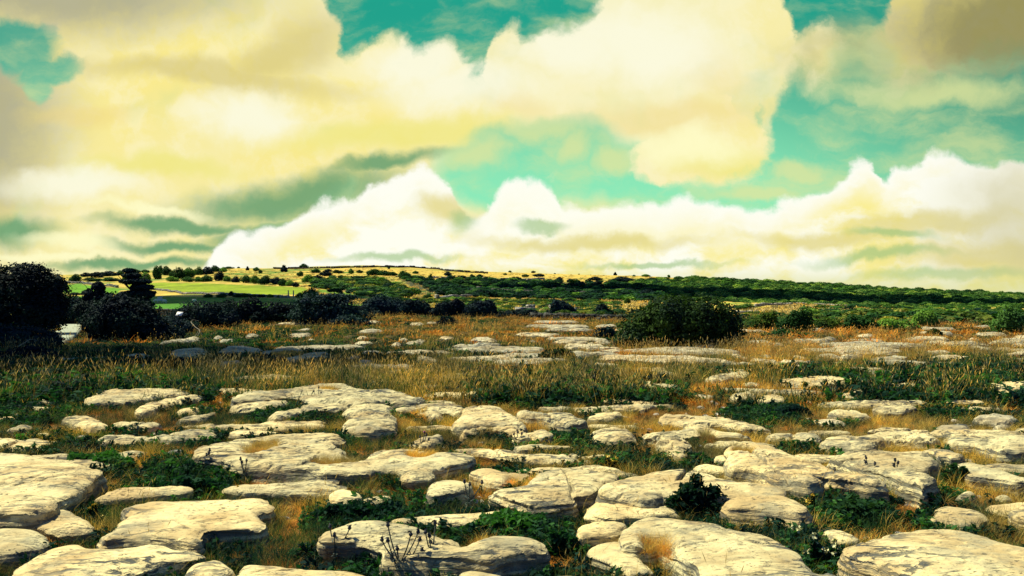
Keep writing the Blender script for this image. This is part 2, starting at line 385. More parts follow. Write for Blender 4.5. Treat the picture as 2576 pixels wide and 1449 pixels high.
M_CLIFF = limestone('cliff_stone', (.09, .10, .09, 1), (.10, .085, .05, 1), (.006, .012, .02, 1), .3)
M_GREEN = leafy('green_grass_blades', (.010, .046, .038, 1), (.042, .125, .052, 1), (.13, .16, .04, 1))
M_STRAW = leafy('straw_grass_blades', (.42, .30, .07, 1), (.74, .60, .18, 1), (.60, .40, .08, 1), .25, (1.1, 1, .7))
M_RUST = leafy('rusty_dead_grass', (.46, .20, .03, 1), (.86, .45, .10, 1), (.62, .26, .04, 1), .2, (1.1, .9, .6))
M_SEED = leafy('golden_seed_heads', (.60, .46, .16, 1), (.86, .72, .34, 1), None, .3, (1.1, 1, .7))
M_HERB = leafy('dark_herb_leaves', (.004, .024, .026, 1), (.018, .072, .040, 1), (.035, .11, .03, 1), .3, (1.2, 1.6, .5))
M_NAVY = leafy('shade_navy_leaves', (.003, .010, .022, 1), (.022, .055, .055, 1), None, .12, (1, 1.4, .8), 1.2)  # navy shadow tone of the dark trees put into the leaf colour
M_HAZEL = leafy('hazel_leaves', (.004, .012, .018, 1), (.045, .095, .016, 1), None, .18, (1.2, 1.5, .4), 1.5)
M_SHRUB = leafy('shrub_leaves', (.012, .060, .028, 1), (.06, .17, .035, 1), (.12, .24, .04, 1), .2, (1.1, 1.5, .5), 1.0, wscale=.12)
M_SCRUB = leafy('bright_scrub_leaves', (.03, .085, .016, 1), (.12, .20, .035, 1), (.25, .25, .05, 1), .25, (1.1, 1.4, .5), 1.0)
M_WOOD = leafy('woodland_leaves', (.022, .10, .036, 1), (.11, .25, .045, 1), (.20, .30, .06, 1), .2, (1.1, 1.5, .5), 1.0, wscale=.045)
M_BARK = plain('dark_bark', (.035, .032, .03), .9)
M_DEAD = plain('bleached_wood', (.36, .31, .19), .8)
M_PURP = plain('purple_petals', (.35, .02, .16), .6)
M_BUD = plain('dark_bud', (.012, .018, .03), .7)
M_YEL = plain('yellow_petals', (.72, .50, .03), .6)
M_CREAM = plain('cream_petals', (.62, .62, .32), .7)
M_FERN = leafy('fern_fronds', (.06, .16, .02, 1), (.15, .27, .04, 1), None, .4, (1.1, 1.4, .4))
M_STEM = plain('green_stem', (.05, .075, .035), .7)
# ---------------------------------------------------------------- ground
def tile(ox, oy, k, pts): return [(ox + x / k, oy + y / k) for x, y in pts]
def t4(p): return tile(0, 820, 4, p)
def t5(p): return tile(644, 820, 4, p)
def r2(p): return tile(1000, 800, 2.342, p)
def r3(p): return tile(2000, 800, 2.038, p)
fields = [   # (polygon in photo pixels, colour)
    (t4([(700, 345), (1060, 348), (1500, 395), (1530, 465), (700, 450)]), (.09, .24, .010)),
    (t4([(1640, 322), (2576, 330), (3900, 385), (3900, 470), (2800, 470), (2400, 445), (1640, 400)]), (.20, .28, .014)),
    (t4([(700, 500), (2000, 500), (3300, 515), (3900, 545), (4576, 600), (4576, 720), (700, 720)]), (.06, .21, .014)),
    (t5([(1480, 405), (1900, 460), (2300, 530), (2200, 560), (1500, 460)]), (.11, .21, .018)),
    (t5([(1400, 520), (1900, 590), (2140, 640), (2100, 700), (1300, 640)]), (.08, .21, .016)),
    (r2([(760, 290), (960, 300), (950, 340), (800, 330)]), (.05, .10, .015)),
]
def build_ground():
    ang = np.unique(np.concatenate([np.arange(-40, 40.01, .22), np.arange(40, 320, 3.0)]))
    ang = ang[ang < 320 - .1]; ang = R(90) - np.radians(ang)
    rad = np.concatenate([[.4], np.exp(np.linspace(np.log(1.0), np.log(60), 330)), np.exp(np.linspace(np.log(60.6), np.log(9000), 330))])
    A, Rr = np.meshgrid(ang, rad)
    # straight rows across the view (distance counted along the view axis) in front, circles elsewhere
    x, y = Rr * np.cos(A), Rr * np.sin(A)
    z = terrain(x, y)
    v = np.stack([x, y, z], -1).reshape(-1, 3); v = np.vstack([v, [[0, 0, float(terrain(0, 0.1))]]])
    na, nr = len(ang), len(rad)
    i = np.arange(nr - 1)[:, None] * na; j = np.arange(na)[None]; j2 = (j + 1) % na
    f = np.stack([i + j, i + na + j, i + na + j2, i + j2], -1).reshape(-1, 4)
    c = np.stack([np.full(na, len(v) - 1), j[0], j2[0]], -1)
    me = mesh_np('ground', v, [f, c], None, True)
    X = (x / np.maximum(y, .1) / (2 * HW) + .5) * 3264; Y = (HZ - (z - CAM_H) / np.maximum(y, .1) / (2 * HH)) * 1836
    ok = (y > 62) & (y < 640)
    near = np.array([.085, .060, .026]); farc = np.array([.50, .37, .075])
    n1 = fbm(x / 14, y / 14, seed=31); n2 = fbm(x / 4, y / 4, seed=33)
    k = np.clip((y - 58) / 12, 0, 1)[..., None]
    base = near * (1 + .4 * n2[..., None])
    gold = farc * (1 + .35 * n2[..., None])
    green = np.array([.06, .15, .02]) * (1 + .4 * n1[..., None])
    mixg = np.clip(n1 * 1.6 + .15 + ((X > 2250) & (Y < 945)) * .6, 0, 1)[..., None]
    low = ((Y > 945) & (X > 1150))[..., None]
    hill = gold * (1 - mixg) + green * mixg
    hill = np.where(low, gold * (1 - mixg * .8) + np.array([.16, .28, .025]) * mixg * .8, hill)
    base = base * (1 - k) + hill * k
    # cloud shade on the valley side, painted dark into the ground colour
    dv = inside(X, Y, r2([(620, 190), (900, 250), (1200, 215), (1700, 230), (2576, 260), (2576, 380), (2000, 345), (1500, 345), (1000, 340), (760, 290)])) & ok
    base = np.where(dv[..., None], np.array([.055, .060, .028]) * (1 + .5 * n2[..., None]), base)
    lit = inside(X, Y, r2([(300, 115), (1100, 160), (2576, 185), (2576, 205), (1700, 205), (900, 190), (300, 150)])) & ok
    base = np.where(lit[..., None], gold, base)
    for poly, col in fields:
        m = inside(X, Y, poly) & ok
        base = np.where(m[..., None], np.array(col) * (1 + .28 * n2[..., None] + .3 * n1[..., None]), base)
    base = np.where(((y > 1500))[..., None], np.array([.02, .04, .05]), base)
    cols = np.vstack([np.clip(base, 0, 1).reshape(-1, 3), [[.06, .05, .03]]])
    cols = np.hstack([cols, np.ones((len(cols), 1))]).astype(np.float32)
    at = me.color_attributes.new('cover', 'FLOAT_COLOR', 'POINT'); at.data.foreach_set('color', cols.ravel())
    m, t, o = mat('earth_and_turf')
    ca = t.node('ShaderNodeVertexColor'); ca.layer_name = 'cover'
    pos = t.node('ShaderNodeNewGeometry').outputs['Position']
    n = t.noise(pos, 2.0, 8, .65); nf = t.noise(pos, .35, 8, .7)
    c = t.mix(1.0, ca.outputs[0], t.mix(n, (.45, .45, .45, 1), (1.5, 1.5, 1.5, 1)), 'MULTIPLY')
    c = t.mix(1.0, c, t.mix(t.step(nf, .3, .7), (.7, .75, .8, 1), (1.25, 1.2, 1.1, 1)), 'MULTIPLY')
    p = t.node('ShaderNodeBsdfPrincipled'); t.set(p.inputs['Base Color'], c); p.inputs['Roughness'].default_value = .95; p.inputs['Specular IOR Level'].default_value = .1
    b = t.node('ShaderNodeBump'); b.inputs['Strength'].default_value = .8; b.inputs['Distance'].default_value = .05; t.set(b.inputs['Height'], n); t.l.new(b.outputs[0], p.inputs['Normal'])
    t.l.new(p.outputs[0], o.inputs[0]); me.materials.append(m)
    return tag(link('ground', me), kind='structure')
build_ground()

# grey gravel path seen between the dark bushes on the left
def build_path():
    L = [(118, 1085), (150, 1070), (200, 1048), (188, 1034)]; Rr = [(210, 1090), (232, 1074), (258, 1050), (266, 1034)]
    v = []; n = 9
    for a, b in zip(L, Rr):
        for k in range(n):
            q = k / (n - 1); X = a[0] * (1 - q) + b[0] * q; Y = a[1] * (1 - q) + b[1] * q
            xx, yy = plane_hit(X, Y, .1); v.append((xx, yy, float(terrain(xx, yy)) + .10))
    v = np.array(v); v[:, 2] = .12
    f = [[i * n + j, i * n + j + 1, (i + 1) * n + j + 1, (i + 1) * n + j] for i in range(3) for j in range(n - 1)]
    v2 = v.copy(); v2[:, 2] = -.2; m = len(v)
    rim = list(range(n)) + [n * i + n - 1 for i in range(1, 4)] + list(range(3 * n + n - 2, 3 * n - 1, -1)) + [n * i for i in (2, 1)]
    sf = [[rim[k], rim[k] + m, rim[(k + 1) % len(rim)] + m, rim[(k + 1) % len(rim)]] for k in range(len(rim))]
    me = mesh_np('path', np.vstack([v, v2]), [np.array(f), np.array(sf)], plain('pale_gravel', (.30, .34, .24), .9, .2, 3))
    return tag(link('path', me), kind='structure')
build_path()
# ---------------------------------------------------------------- limestone slabs
def tA(p): return tile(0, 1192, 2, p)
def tB(p): return tile(988, 1192, 2, p)
def tC(p): return tile(1976, 1192, 2, p)
def tD(p): return tile(0, 960, 2, p)
def tE(p): return tile(988, 960, 2, p)
def tF(p): return tile(1976, 960, 2, p)
def P(s):
    n = [float(q) for q in s.replace(';', ' ').replace(',', ' ').split()]
    return list(zip(n[::2], n[1::2]))
ROCKS = [  # tile, outline of the lit top, height of that top above the ground, label
(tA, '-90,505 60,500 170,505 330,540 470,570 600,600 710,625 640,680 540,715 500,745 400,770 360,800 350,860 270,880 120,900 -90,890', .30, 'large tilted limestone block at the left edge with a dark ragged right side'),
(tA, '-90,915 100,905 260,885 350,856 420,865 560,925 565,985 440,1005 280,990 -90,965', .10, 'low grey ledge jutting out under the large tilted block at the left edge'),
(tA, '-90,985 180,980 260,1010 290,1060 240,1090 120,1110 -90,1140', .16, 'layered slab at the left edge just below the grey ledge'),
(tA, '800,850 830,825 900,810 1000,800 1120,795 1250,790 1400,785 1540,778 1650,780 1700,800 1760,828 1740,850 1660,872 1680,910 1690,950 1640,975 1540,980 1420,985 1320,990 1300,1030 1320,1055 1240,1070 1080,1040 900,1030 760,1040 660,1060 640,1020 720,985 800,920 860,890 830,880', .20, 'broad flat slab left of centre with a notched right end'),
(tA, '90,1310 170,1210 260,1140 340,1095 440,1075 540,1080 580,1110 700,1105 830,1100 930,1082 1060,1075 1160,1095 1280,1115 1370,1140 1380,1160 1260,1190 1120,1210 1000,1225 900,1260 780,1300 760,1380 80,1400', .22, 'long smooth pale slab rising from the bottom left corner of the view'),
(tA, '1175,1230 1210,1195 1290,1175 1390,1160 1470,1175 1500,1200 1530,1230 1500,1262 1440,1285 1330,1290 1240,1285 1180,1265', .23, 'small rounded boulder with a crack beneath at the bottom edge left of centre'),
(tA, '1540,1222 1620,1215 1760,1225 1950,1240 2100,1260 2300,1275 2400,1300 2400,1400 1300,1400 1260,1335 1400,1315 1500,1290', .12, 'low pale slab cut off by the bottom edge right of the small rounded boulder'),
(tA, '510,160 600,130 680,110 760,105 830,105 930,100 1060,103 1140,100 1200,120 1180,135 1060,145 950,160 860,175 700,180 560,185', .22, 'smooth whaleback slab beneath the dark grass on the left'),
(tA, '880,225 930,200 1000,175 1080,165 1180,155 1280,145 1280,165 1150,180 1080,190 1020,205 960,240 880,245', .15, 'narrow crooked slab in front of the whaleback slab on the left'),
(tA, '1120,225 1200,210 1280,210 1270,235 1150,240', .1, 'small dark streaked stone left of the rusty grass patch behind the left slabs'),
(tA, '400,290 460,285 520,275 600,283 680,300 720,330 700,350 600,355 520,345 430,310', .13, 'low slab half hidden by thin thistle stems on the left'),
(tA, '690,320 760,305 860,303 960,300 1050,305 1040,325 960,340 860,335 760,335', .16, 'long thin slab with a dark layered right end on the left'),
(tA, '30,350 120,330 220,325 200,345 80,360', .1, 'thin slab in dry grass above the large tilted block, leftmost of three'),
(tA, '220,385 290,370 350,370 340,385 230,395', .08, 'tiny flat stone among dark leaves above the large tilted block'),
(tA, '1140,290 1180,275 1260,260 1340,240 1400,240 1360,260 1300,280 1200,300 1150,305', .1, 'slanting dull slab overgrown by brown grass left of centre'),
(tA, '1480,155 1560,132 1650,118 1760,105 1880,88 1980,80 2060,68 2150,68 2260,85 2360,103 2490,100 2560,125 2640,148 2700,152 2600,168 2480,160 2380,175 2250,190 2100,180 1950,165 1900,140 1750,150 1650,165 1500,165', .30, 'very long low slab with a crest, the highest in the middle distance'),
(tA, '1470,205 1560,185 1700,175 1800,170 1820,190 1740,215 1600,225 1480,220', .15, 'flat tongue of pale rock beside the rusty grass left of centre'),
(tA, '1740,255 1830,235 1940,205 2060,190 2180,190 2240,210 2200,225 2080,235 1980,230 1900,250 1800,270 1745,275', .2, 'curved pale slab with dark fern against its right end'),
(tB, '235,340 240,310 300,285 240,250 215,235 290,210 350,200 440,200 520,215 500,235 540,260 560,300 550,340 480,350 340,360 250,355', .26, 'squat block with a dark horizontal hollow across it'),
(tB, '530,215 620,205 720,195 820,195 940,198 1000,210 990,235 960,255 860,240 800,265 740,250 660,235 560,235', .2, 'pale slab arching over a deep rusty grass hollow'),
(tB, '890,320 940,290 985,265 980,228 1030,213 1130,208 1200,225 1260,245 1330,280 1390,320 1350,332 1240,328 1140,322 1040,335 960,342', .24, 'domed slab with a large navy stain, near the centre'),
(tB, '650,180 720,172 820,170 900,178 960,190 900,195 780,188 680,200', .1, 'thin pale sliver of rock behind the slab arching over the rusty hollow'),
(tB, '960,365 1060,345 1180,336 1290,338 1340,352 1400,378 1430,350 1500,345 1560,370 1570,400 1500,412 1400,415 1300,410 1280,372 1180,356 1060,362', .18, 'slab curling round a patch of dry grass in front of the stained dome'),
(tB, '1310,245 1370,232 1450,240 1560,245 1650,240 1700,255 1690,280 1760,310 1780,325 1680,330 1600,325 1560,300 1480,280 1370,275', .19, 'stepped slab right of the stained dome'),
(tB, '1780,360 1860,340 1950,335 2030,350 2060,375 2060,400 1980,410 1880,400 1800,385', .22, 'small humped block with a dark layered front right of centre'),
(tB, '1430,205 1560,210 1690,200 1640,225 1500,220', .08, 'thin strip of rock among green leaves behind the stepped slab'),
(tB, '1790,270 1860,250 1960,245 1990,260 1900,280 1800,285', .12, 'small pale slab with orange grass at its foot right of the stepped slab'),
(tB, '600,450 660,415 740,390 840,380 880,395 820,420 800,455 700,465', .12, 'small pale stone behind the plant with the single purple flower'),
(tA, '600,415 700,400 800,398 900,400 1000,395 1150,375 1280,365 1400,372 1420,400 1280,420 1100,430 950,430 800,440 650,430', .1, 'thin broad slab lying behind the rusty grass on the left'),
(tA, '1200,510 1250,480 1320,450 1420,430 1520,410 1620,395 1720,385 1850,380 1980,378 2100,380 2150,395 2180,420 2110,435 2150,465 2210,490 2260,540 2320,545 2346,510 2380,490 2480,480 2570,475 2670,475 2740,490 2800,510 2900,515 2980,520 3010,540 2960,560 2850,580 2760,600 2700,640 2640,650 2560,610 2440,600 2300,625 2150,615 2000,600 1850,600 1700,590 1500,580 1440,555 1480,545 1400,535 1300,530', .20, 'huge sprawling slab with three grassy hollows, left of centre'),
(tA, '1450,385 1500,365 1620,355 1740,365 1800,380 1640,390 1560,395', .12, 'grass fringed slab peeping out behind the huge sprawling slab'),
(tB, '100,760 160,730 240,722 330,745 320,780 200,800 110,790', .14, 'pale stone behind tall thistles just left of the centre foreground'),
(tB, '330,790 420,770 500,765 480,790 380,800', .08, 'tiny stone to the right of the pale stone behind the thistles'),
(tB, '750,730 780,690 860,678 940,680 1010,690 1040,710 990,740 900,755 800,770 750,755', .16, 'compact pale stone left of the orange grass in the centre'),
(tB, '1010,620 1080,605 1180,600 1240,615 1300,625 1400,620 1420,640 1320,650 1250,680 1140,665 1080,640', .16, 'slim slab behind the orange grass in the centre'),
(tB, '1200,745 1250,725 1350,720 1440,700 1420,660 1480,620 1560,603 1680,603 1780,625 1880,640 1960,650 1940,680 1870,720 1830,745 1800,765 1650,775 1700,810 1500,830 1380,820 1280,780', .24, 'smooth domed slab in the centre with orange grass on its left'),
(tB, '1850,720 1900,690 1980,668 1990,652 2100,645 2200,625 2320,622 2450,630 2540,655 2680,700 2826,712 2936,725 3036,755 2900,770 2760,775 2640,790 2560,780 2400,780 2250,770 2150,800 2000,780 1900,770 1850,750', .32, 'longest bright slab right of centre, its front hidden by the dark leafy bush'),
(tB, '1790,850 1850,785 2000,800 2200,812 2400,815 2340,900 2100,910 1900,915 1800,890', .14, 'cracked lower tier under the longest bright slab, beside the light green fern'),
(tC, '670,820 700,790 800,772 900,762 1050,772 1130,800 1190,835 1195,870 1130,880 1000,850 850,850 720,845', .30, 'overhanging block with a deeply layered dark front right of the dark leafy bush'),
(tC, '-26,1030 14,985 90,945 180,920 300,920 420,935 600,940 740,970 880,985 1000,1020 1080,1065 1140,1090 1170,1140 1190,1200 1260,1240 1310,1235 1400,1260 1460,1300 1500,1400 700,1400 560,1300 460,1220 380,1180 340,1130 340,1060 260,1010 160,1015 170,1080 80,1090 0,1075', .30, 'biggest smooth slab at the bottom, with a bite out of its left end'),
(tB, '1770,1120 1850,1070 1950,1050 2080,1090 2150,1100 2100,1130 2120,1180 2160,1230 2050,1270 1980,1240 1900,1180 1800,1145', .15, 'rough lower shelf on the left of the biggest smooth slab'),
(tB, '1685,960 1760,935 1860,928 1960,930 2040,950 1980,985 1940,1005 1820,1020 1720,1035 1690,1010', .22, 'undercut block tucked behind the left end of the biggest smooth slab'),
(tB, '10,1040 50,1000 160,965 300,935 450,925 560,930 680,955 760,985 860,1030 930,1050 920,1085 1010,1095 1100,1050 1200,1035 1330,1040 1430,1060 1490,1110 1400,1130 1300,1145 1200,1190 1140,1200 1050,1185 900,1170 800,1160 600,1160 440,1140 440,1085 300,1070 180,1060 60,1060', .26, 'double humped slab behind the tall dark knapweed, in the centre foreground'),
(tB, '940,1240 1050,1210 1200,1205 1250,1270 1280,1300 1300,1380 950,1380 880,1290', .1, 'low grey footing under the right hump of the double humped slab'),
(tB, '1500,1280 1600,1270 1800,1285 1900,1290 1900,1380 1480,1380', .1, 'sliver of pale rock on the bottom edge left of the biggest smooth slab'),
(tC, '1430,1090 1530,1060 1640,1010 1760,980 1900,965 2050,965 2200,985 2350,1020 2500,1060 2680,1120 2680,1400 2000,1400 1900,1335 1850,1280 1760,1230 1650,1180 1500,1150 1430,1120', .30, 'great smooth dome of rock in the bottom right corner'),
(tC, '1170,1090 1240,1085 1350,1100 1400,1125 1330,1145 1240,1145 1190,1115', .1, 'small flat stone behind the pale flowered herb, left of the great dome'),
(tC, '1310,1000 1380,990 1470,1020 1520,1045 1430,1065 1330,1040', .12, 'small pointed stone behind the great dome on its left'),
(tC, '1330,530 1420,510 1540,495 1620,492 1720,505 1850,500 1950,500 1990,540 1960,590 1950,630 1990,660 2050,680 1960,700 1980,720 1930,740 1860,700 1780,670 1700,640 1640,620 1540,600 1480,580 1420,560', .26, 'smooth bright slab with dark knapweed heads in front, on the right'),
(tC, '1870,480 1960,470 2060,475 2150,490 2220,515 2200,545 2100,545 2060,530 2020,545 1985,500', .16, 'flat slab touching the back right corner of the slab behind the knapweed heads'),
(tC, '2090,570 2200,560 2330,580 2450,610 2560,650 2550,675 2450,660 2320,650 2220,640 2160,600', .2, 'tapering slab on the right, beyond a clump of green grass'),
(tC, '660,560 740,505 710,475 760,458 860,455 950,475 1040,490 1110,520 1200,560 1300,570 1370,610 1500,630 1600,640 1680,670 1700,690 1600,690 1500,670 1330,660 1270,645 1310,690 1200,700 1080,680 960,660 900,620 800,600 700,590', .30, 'long slanting slab with fissured front and a small orange moss patch, right of centre'),
(tC, '560,520 640,505 720,510 700,545 640,550', .15, 'small slab attached left of the long slanting slab'),
(tC, '470,590 540,575 640,580 700,600 640,620 520,615', .12, 'small low slab behind the longest bright slab, under the slanting one'),
(tC, '160,385 230,365 340,360 420,345 500,338 560,350 640,375 760,385 860,400 760,400 600,400 480,390 400,400 470,440 420,450 440,510 430,540 360,530 250,490 240,430 260,410', .16, 'angled slab bending toward the camera beside brown leaves, right of centre'),
(tC, '240,285 280,260 380,255 480,270 620,268 720,290 850,320 950,335 990,355 900,355 760,345 680,325 560,320 540,340 420,340 340,305 260,300', .17, 'thin wavy slab behind the angled slab, right of centre'),
(tC, '915,395 950,378 1060,382 1160,378 1260,385 1250,425 1120,420 1040,410 950,405', .13, 'dark fissured slab left of the pale wavy one on the right'),
(tC, '1255,435 1300,400 1400,395 1500,400 1600,385 1700,372 1850,385 1980,400 2020,425 1940,435 1850,420 1740,410 1650,420 1580,460 1480,450 1400,450 1300,455', .18, 'wavy pale slab behind the smooth knapweed slab on the right'),
(tC, '1530,370 1620,345 1760,340 1860,355 2000,360 1900,375 1750,360 1650,372', .08, 'thin arched slab behind the wavy pale one on the right'),
(tC, '1170,355 1280,358 1400,362 1480,365 1400,378 1200,372', .06, 'thin straight slab left of the thin arched one on the right'),
(tC, '2100,430 2150,405 2280,405 2340,420 2330,400 2430,390 2680,395 2680,490 2540,495 2440,500 2350,480 2280,450 2200,440', .22, 'rounded slab pitted with dark holes at the right edge'),
(tC, '2510,870 2560,865 2680,860 2680,940 2560,920 2520,900', .15, 'pale stub of rock on the right edge above the great dome'),
(tC, '1900,940 2060,850 2180,855 2350,890 2200,960 2100,965', .05, 'flat dull grey slab behind the great dome on the right'),
(tC, '2140,770 2200,740 2250,745 2240,770', .08, 'small grey stone in rusty grass on the right, left one of a pair'),
(tC, '2370,770 2440,760 2500,775 2460,790', .08, 'small grey stone in rusty grass on the right, right one of a pair'),
(tC, '1350,480 1400,470 1430,480 1420,500 1370,500', .08, 'knobbly little stone left of the slab behind the knapweed heads'),
(tF, '85,540 120,520 200,518 300,530 390,545 400,565 330,572 240,565 150,560', .22, 'thick layered slab with a dark drop on its right, beyond green leaves right of centre'),
(tF, '540,495 600,475 700,455 810,440 830,450 800,480 700,495 600,505', .22, 'tilted slab beside a small dark shrub in the middle distance on the right'),
(tF, '700,600 740,585 820,580 870,590 880,610 800,620 740,620', .16, 'small domed slab left of a pair in the rusty hollow'),
(tF, '890,610 950,598 1010,600 1060,620 1000,632 910,635', .16, 'small layered slab right of a pair in the rusty hollow'),
(tF, '990,520 1060,505 1120,495 1220,485 1320,485 1420,492 1500,500 1600,515 1530,525 1400,525 1280,540 1180,540 1110,525', .17, 'long lens shaped slab in the middle distance on the right'),
(tF, '1640,535 1700,525 1800,520 1900,530 2010,545 1950,555 1850,560 1750,555', .16, 'flat lens shaped slab right of the long one on the right'),
(tF, '1390,605 1450,580 1550,568 1650,570 1640,580 1550,600 1480,615', .16, 'short arched slab with dark grass under it on the right'),
(tF, '2290,545 2380,530 2480,525 2680,520 2680,580 2500,580 2420,600 2390,585 2420,565 2330,560', .22, 'stepped pale slab at the right edge above a bare rusty patch'),
(tF, '2020,640 2100,628 2220,630 2340,645 2260,655 2100,650', .13, 'thin pale slab capping a dark green shrub on the right'),
(tF, '1600,680 1700,665 1820,660 1920,680 1800,700 1650,700', .13, 'pale flat slab left of the thin capping slab on the right'),
(tF, '1310,700 1400,690 1500,695 1600,725 1540,740 1440,725 1350,715', .12, 'thin ragged slab left of the pale flat slab on the right'),
(tE, '970,520 1010,495 1080,487 1120,495 1090,510 1000,528', .14, 'arched stone in the tall grass just right of centre'),
(tD, '1065,340 1100,318 1180,305 1280,300 1330,310 1330,345 1290,365 1210,365 1190,350 1120,345', .2, 'square ended slab in the far grass on the left, second of a row of four'),
(tD, '1385,330 1410,305 1480,292 1560,290 1640,300 1690,310 1660,325 1560,328 1460,335', .18, 'third slab of a row of four in the far grass on the left'),
(tD, '1650,330 1730,315 1800,300 1880,300 1960,320 1920,335 1830,350 1740,345', .18, 'slab with a red brown stain in the far grass left of centre'),
(tD, '1780,370 1870,355 1950,335 2050,330 2120,340 2090,360 2000,372 1880,382', .18, 'pale slab in front of the red brown stained one left of centre'),
(tD, '780,355 850,342 940,342 990,355 940,375 850,370', .12, 'dull leftmost slab of a row of four in the far grass on the left'),
(tD, '-60,545 60,535 150,535 180,560 120,575 -60,590', .16, 'grass capped slab on the left edge in the middle distance'),
(tD, '470,575 530,560 580,565 570,590 490,590', .12, 'small dull stone left of the whaleback slab'),
(tD, '200,635 270,620 350,625 350,650 220,655', .12, 'small slab under yellowish grass on the left'),
(tE, '670,350 720,343 780,365 830,380 800,390 740,380 690,370', .17, 'dark cored slab in the far grass left of centre'),
]
FAR = [  # thin distant slabs: tile, outline, height
(tF,'770,525 840,515 900,525 860,545 790,540',.1),(tF,'470,620 520,600 570,600 540,620',.08),(tF,'1420,465 1550,455 1700,450 1780,462 1700,480 1550,480',.12),
(tF,'1780,475 1900,465 2050,470 2200,475 2150,500 2000,495 1850,485',.12),(tF,'2200,445 2260,430 2330,428 2400,440 2330,455 2230,455',.12),
(tF,'1560,370 1640,355 1800,352 1880,360 1800,378 1640,380',.14),(tF,'1980,355 2060,345 2180,350 2240,365 2150,375 2020,370',.14),
(tF,'1780,240 1880,225 2000,225 2100,235 2060,245 1900,250 1800,248',.16),(tF,'2160,245 2220,232 2300,235 2260,250',.14),(tF,'2330,255 2420,240 2576,243 2640,260 2480,265 2380,265',.16),
(tF,'2500,225 2576,215 2640,235 2540,242',.14),(tF,'1060,350 1130,343 1200,355 1230,370 1150,370',.13),(tF,'1280,385 1380,378 1500,380 1440,392 1330,392',.12),
(tF,'1080,248 1180,240 1360,245 1280,256 1120,256',.14),(tF,'1240,232 1340,226 1420,232 1340,240',.14),(tF,'2400,335 2500,325 2640,325 2640,345 2480,345',.14),
(tF,'2440,370 2560,362 2640,372 2560,385',.12),(tF,'2170,290 2280,285 2400,295 2300,302',.12),(tF,'690,335 760,340 830,365 800,378 720,355',.13),
(tF,'870,345 930,332 980,345 920,352',.12),(tF,'1880,200 2000,190 2160,196 2000,206',.16),(tF,'2220,205 2360,200 2500,207 2380,215',.16),
(tE,'1140,510 1190,500 1230,520 1180,530',.1),(tE,'1330,490 1420,482 1500,487 1420,498',.1),(tE,'2170,470 2240,455 2310,455 2350,470 2270,485',.12),
(tE,'500,265 560,258 590,268 530,277',.12),(tE,'660,245 700,235 760,242 740,252 680,255',.14),(tE,'590,262 650,257 740,263 660,270',.12),
(tE,'330,185 380,177 470,183 440,190 350,190',.16),(tE,'630,140 680,132 740,138 700,145',.18),(tE,'790,228 860,222 950,228 880,234',.13),
(tE,'1010,240 1100,225 1200,232 1180,250 1080,240',.16),(tE,'540,235 600,231 640,238 590,243',.13),(tE,'280,230 340,222 380,230 330,235',.13),
(tE,'280,260 350,254 430,258 360,264',.12),(tE,'230,360 270,345 310,350 300,365 250,370',.14),(tE,'290,350 330,345 370,350 380,360 330,365',.12),
(tE,'330,325 400,318 490,325 440,332 360,334',.13),(tE,'500,355 560,346 600,355 570,370 520,372',.14),(tE,'270,385 340,378 430,385 400,400 320,395',.12),
(tE,'850,370 900,362 930,370 880,376',.11),(tE,'1370,240 1440,243 1500,252 1430,250',.12),(tE,'1750,270 1800,262 1820,270 1790,276',.12),
(tE,'1830,255 1870,243 1910,255 1870,265',.14),(tE,'1810,155 1880,150 1970,152 1880,160',.14),(tE,'1500,165 1600,163 1640,168 1560,171',.14),
(tE,'370,500 420,480 480,485 480,520 380,525',.12),(tD,'1000,262 1100,250 1150,240 1230,225 1290,230 1270,245 1160,255 1060,268',.14),
(tD,'1350,225 1420,217 1440,228 1380,232',.14),(tD,'1370,248 1450,240 1520,243 1500,254 1420,254',.13),(tD,'1950,235 2000,228 2020,240 1980,247',.13),
(tF,'200,470 290,456 360,462 330,475 240,482',.1),(tF,'430,285 520,278 640,280 560,290',.12),(tF,'1120,640 1160,620 1230,625 1200,645',.08),
(tC,'2000,330 2120,320 2250,330 2200,350 2060,350',.1),(tC,'2280,270 2400,255 2520,275 2420,300 2320,295',.12),(tC,'1240,300 1330,285 1430,300 1380,325 1280,320',.08),
(tC,'2560,60 2640,55 2680,80 2600,85',.12),(tC,'2330,320 2430,310 2540,325 2480,345 2380,345',.09),(tF,'1900,320 2000,312 2140,318 2040,328',.12),
(tF,'1480,215 1560,208 1660,214 1580,222',.14),(tF,'1600,325 1680,320 1760,327 1680,333',.11),(tF,'2350,300 2440,292 2560,300 2460,308',.12),(tD,'1560,212 1630,206 1690,212 1620,218',.14),(tD,'1870,215 1930,209 1990,214 1930,220',.14),(tD,'2280,186 2340,180 2440,185 2360,191',.15),
]
HOLLOWS = [(tA, 1660, 470, 105, 42), (tA, 2140, 553, 125, 34), (tB, 700, 530, 85, 26), (tB, 1340, 665, 90, 30), (tC, 790, 527, 65, 14), (tB, 640, 265, 110, 30), (tB, 1120, 380, 120, 30),
           (tC, 250, 1130, 100, 70), (tB, 1060, 1075, 60, 12), (tC, 560, 385, 40, 18), (tB, 150, 125, 70, 12), (tD, 1850, 335, 120, 14)]
hol = []
for tf, cx, cy, rx, ry in HOLLOWS:
    (X, Y), (X1, _), (_, Y1) = tf([(cx, cy), (cx + rx, cy), (cx, cy + ry)])
    x, y = plane_hit(X, Y, .12); x1, _ = plane_hit(X1, Y, .12); _, y1 = plane_hit(X, Y1, .12)
    hol.append((float(x), float(y), abs(float(x1 - x)), abs(float(y1 - y))))

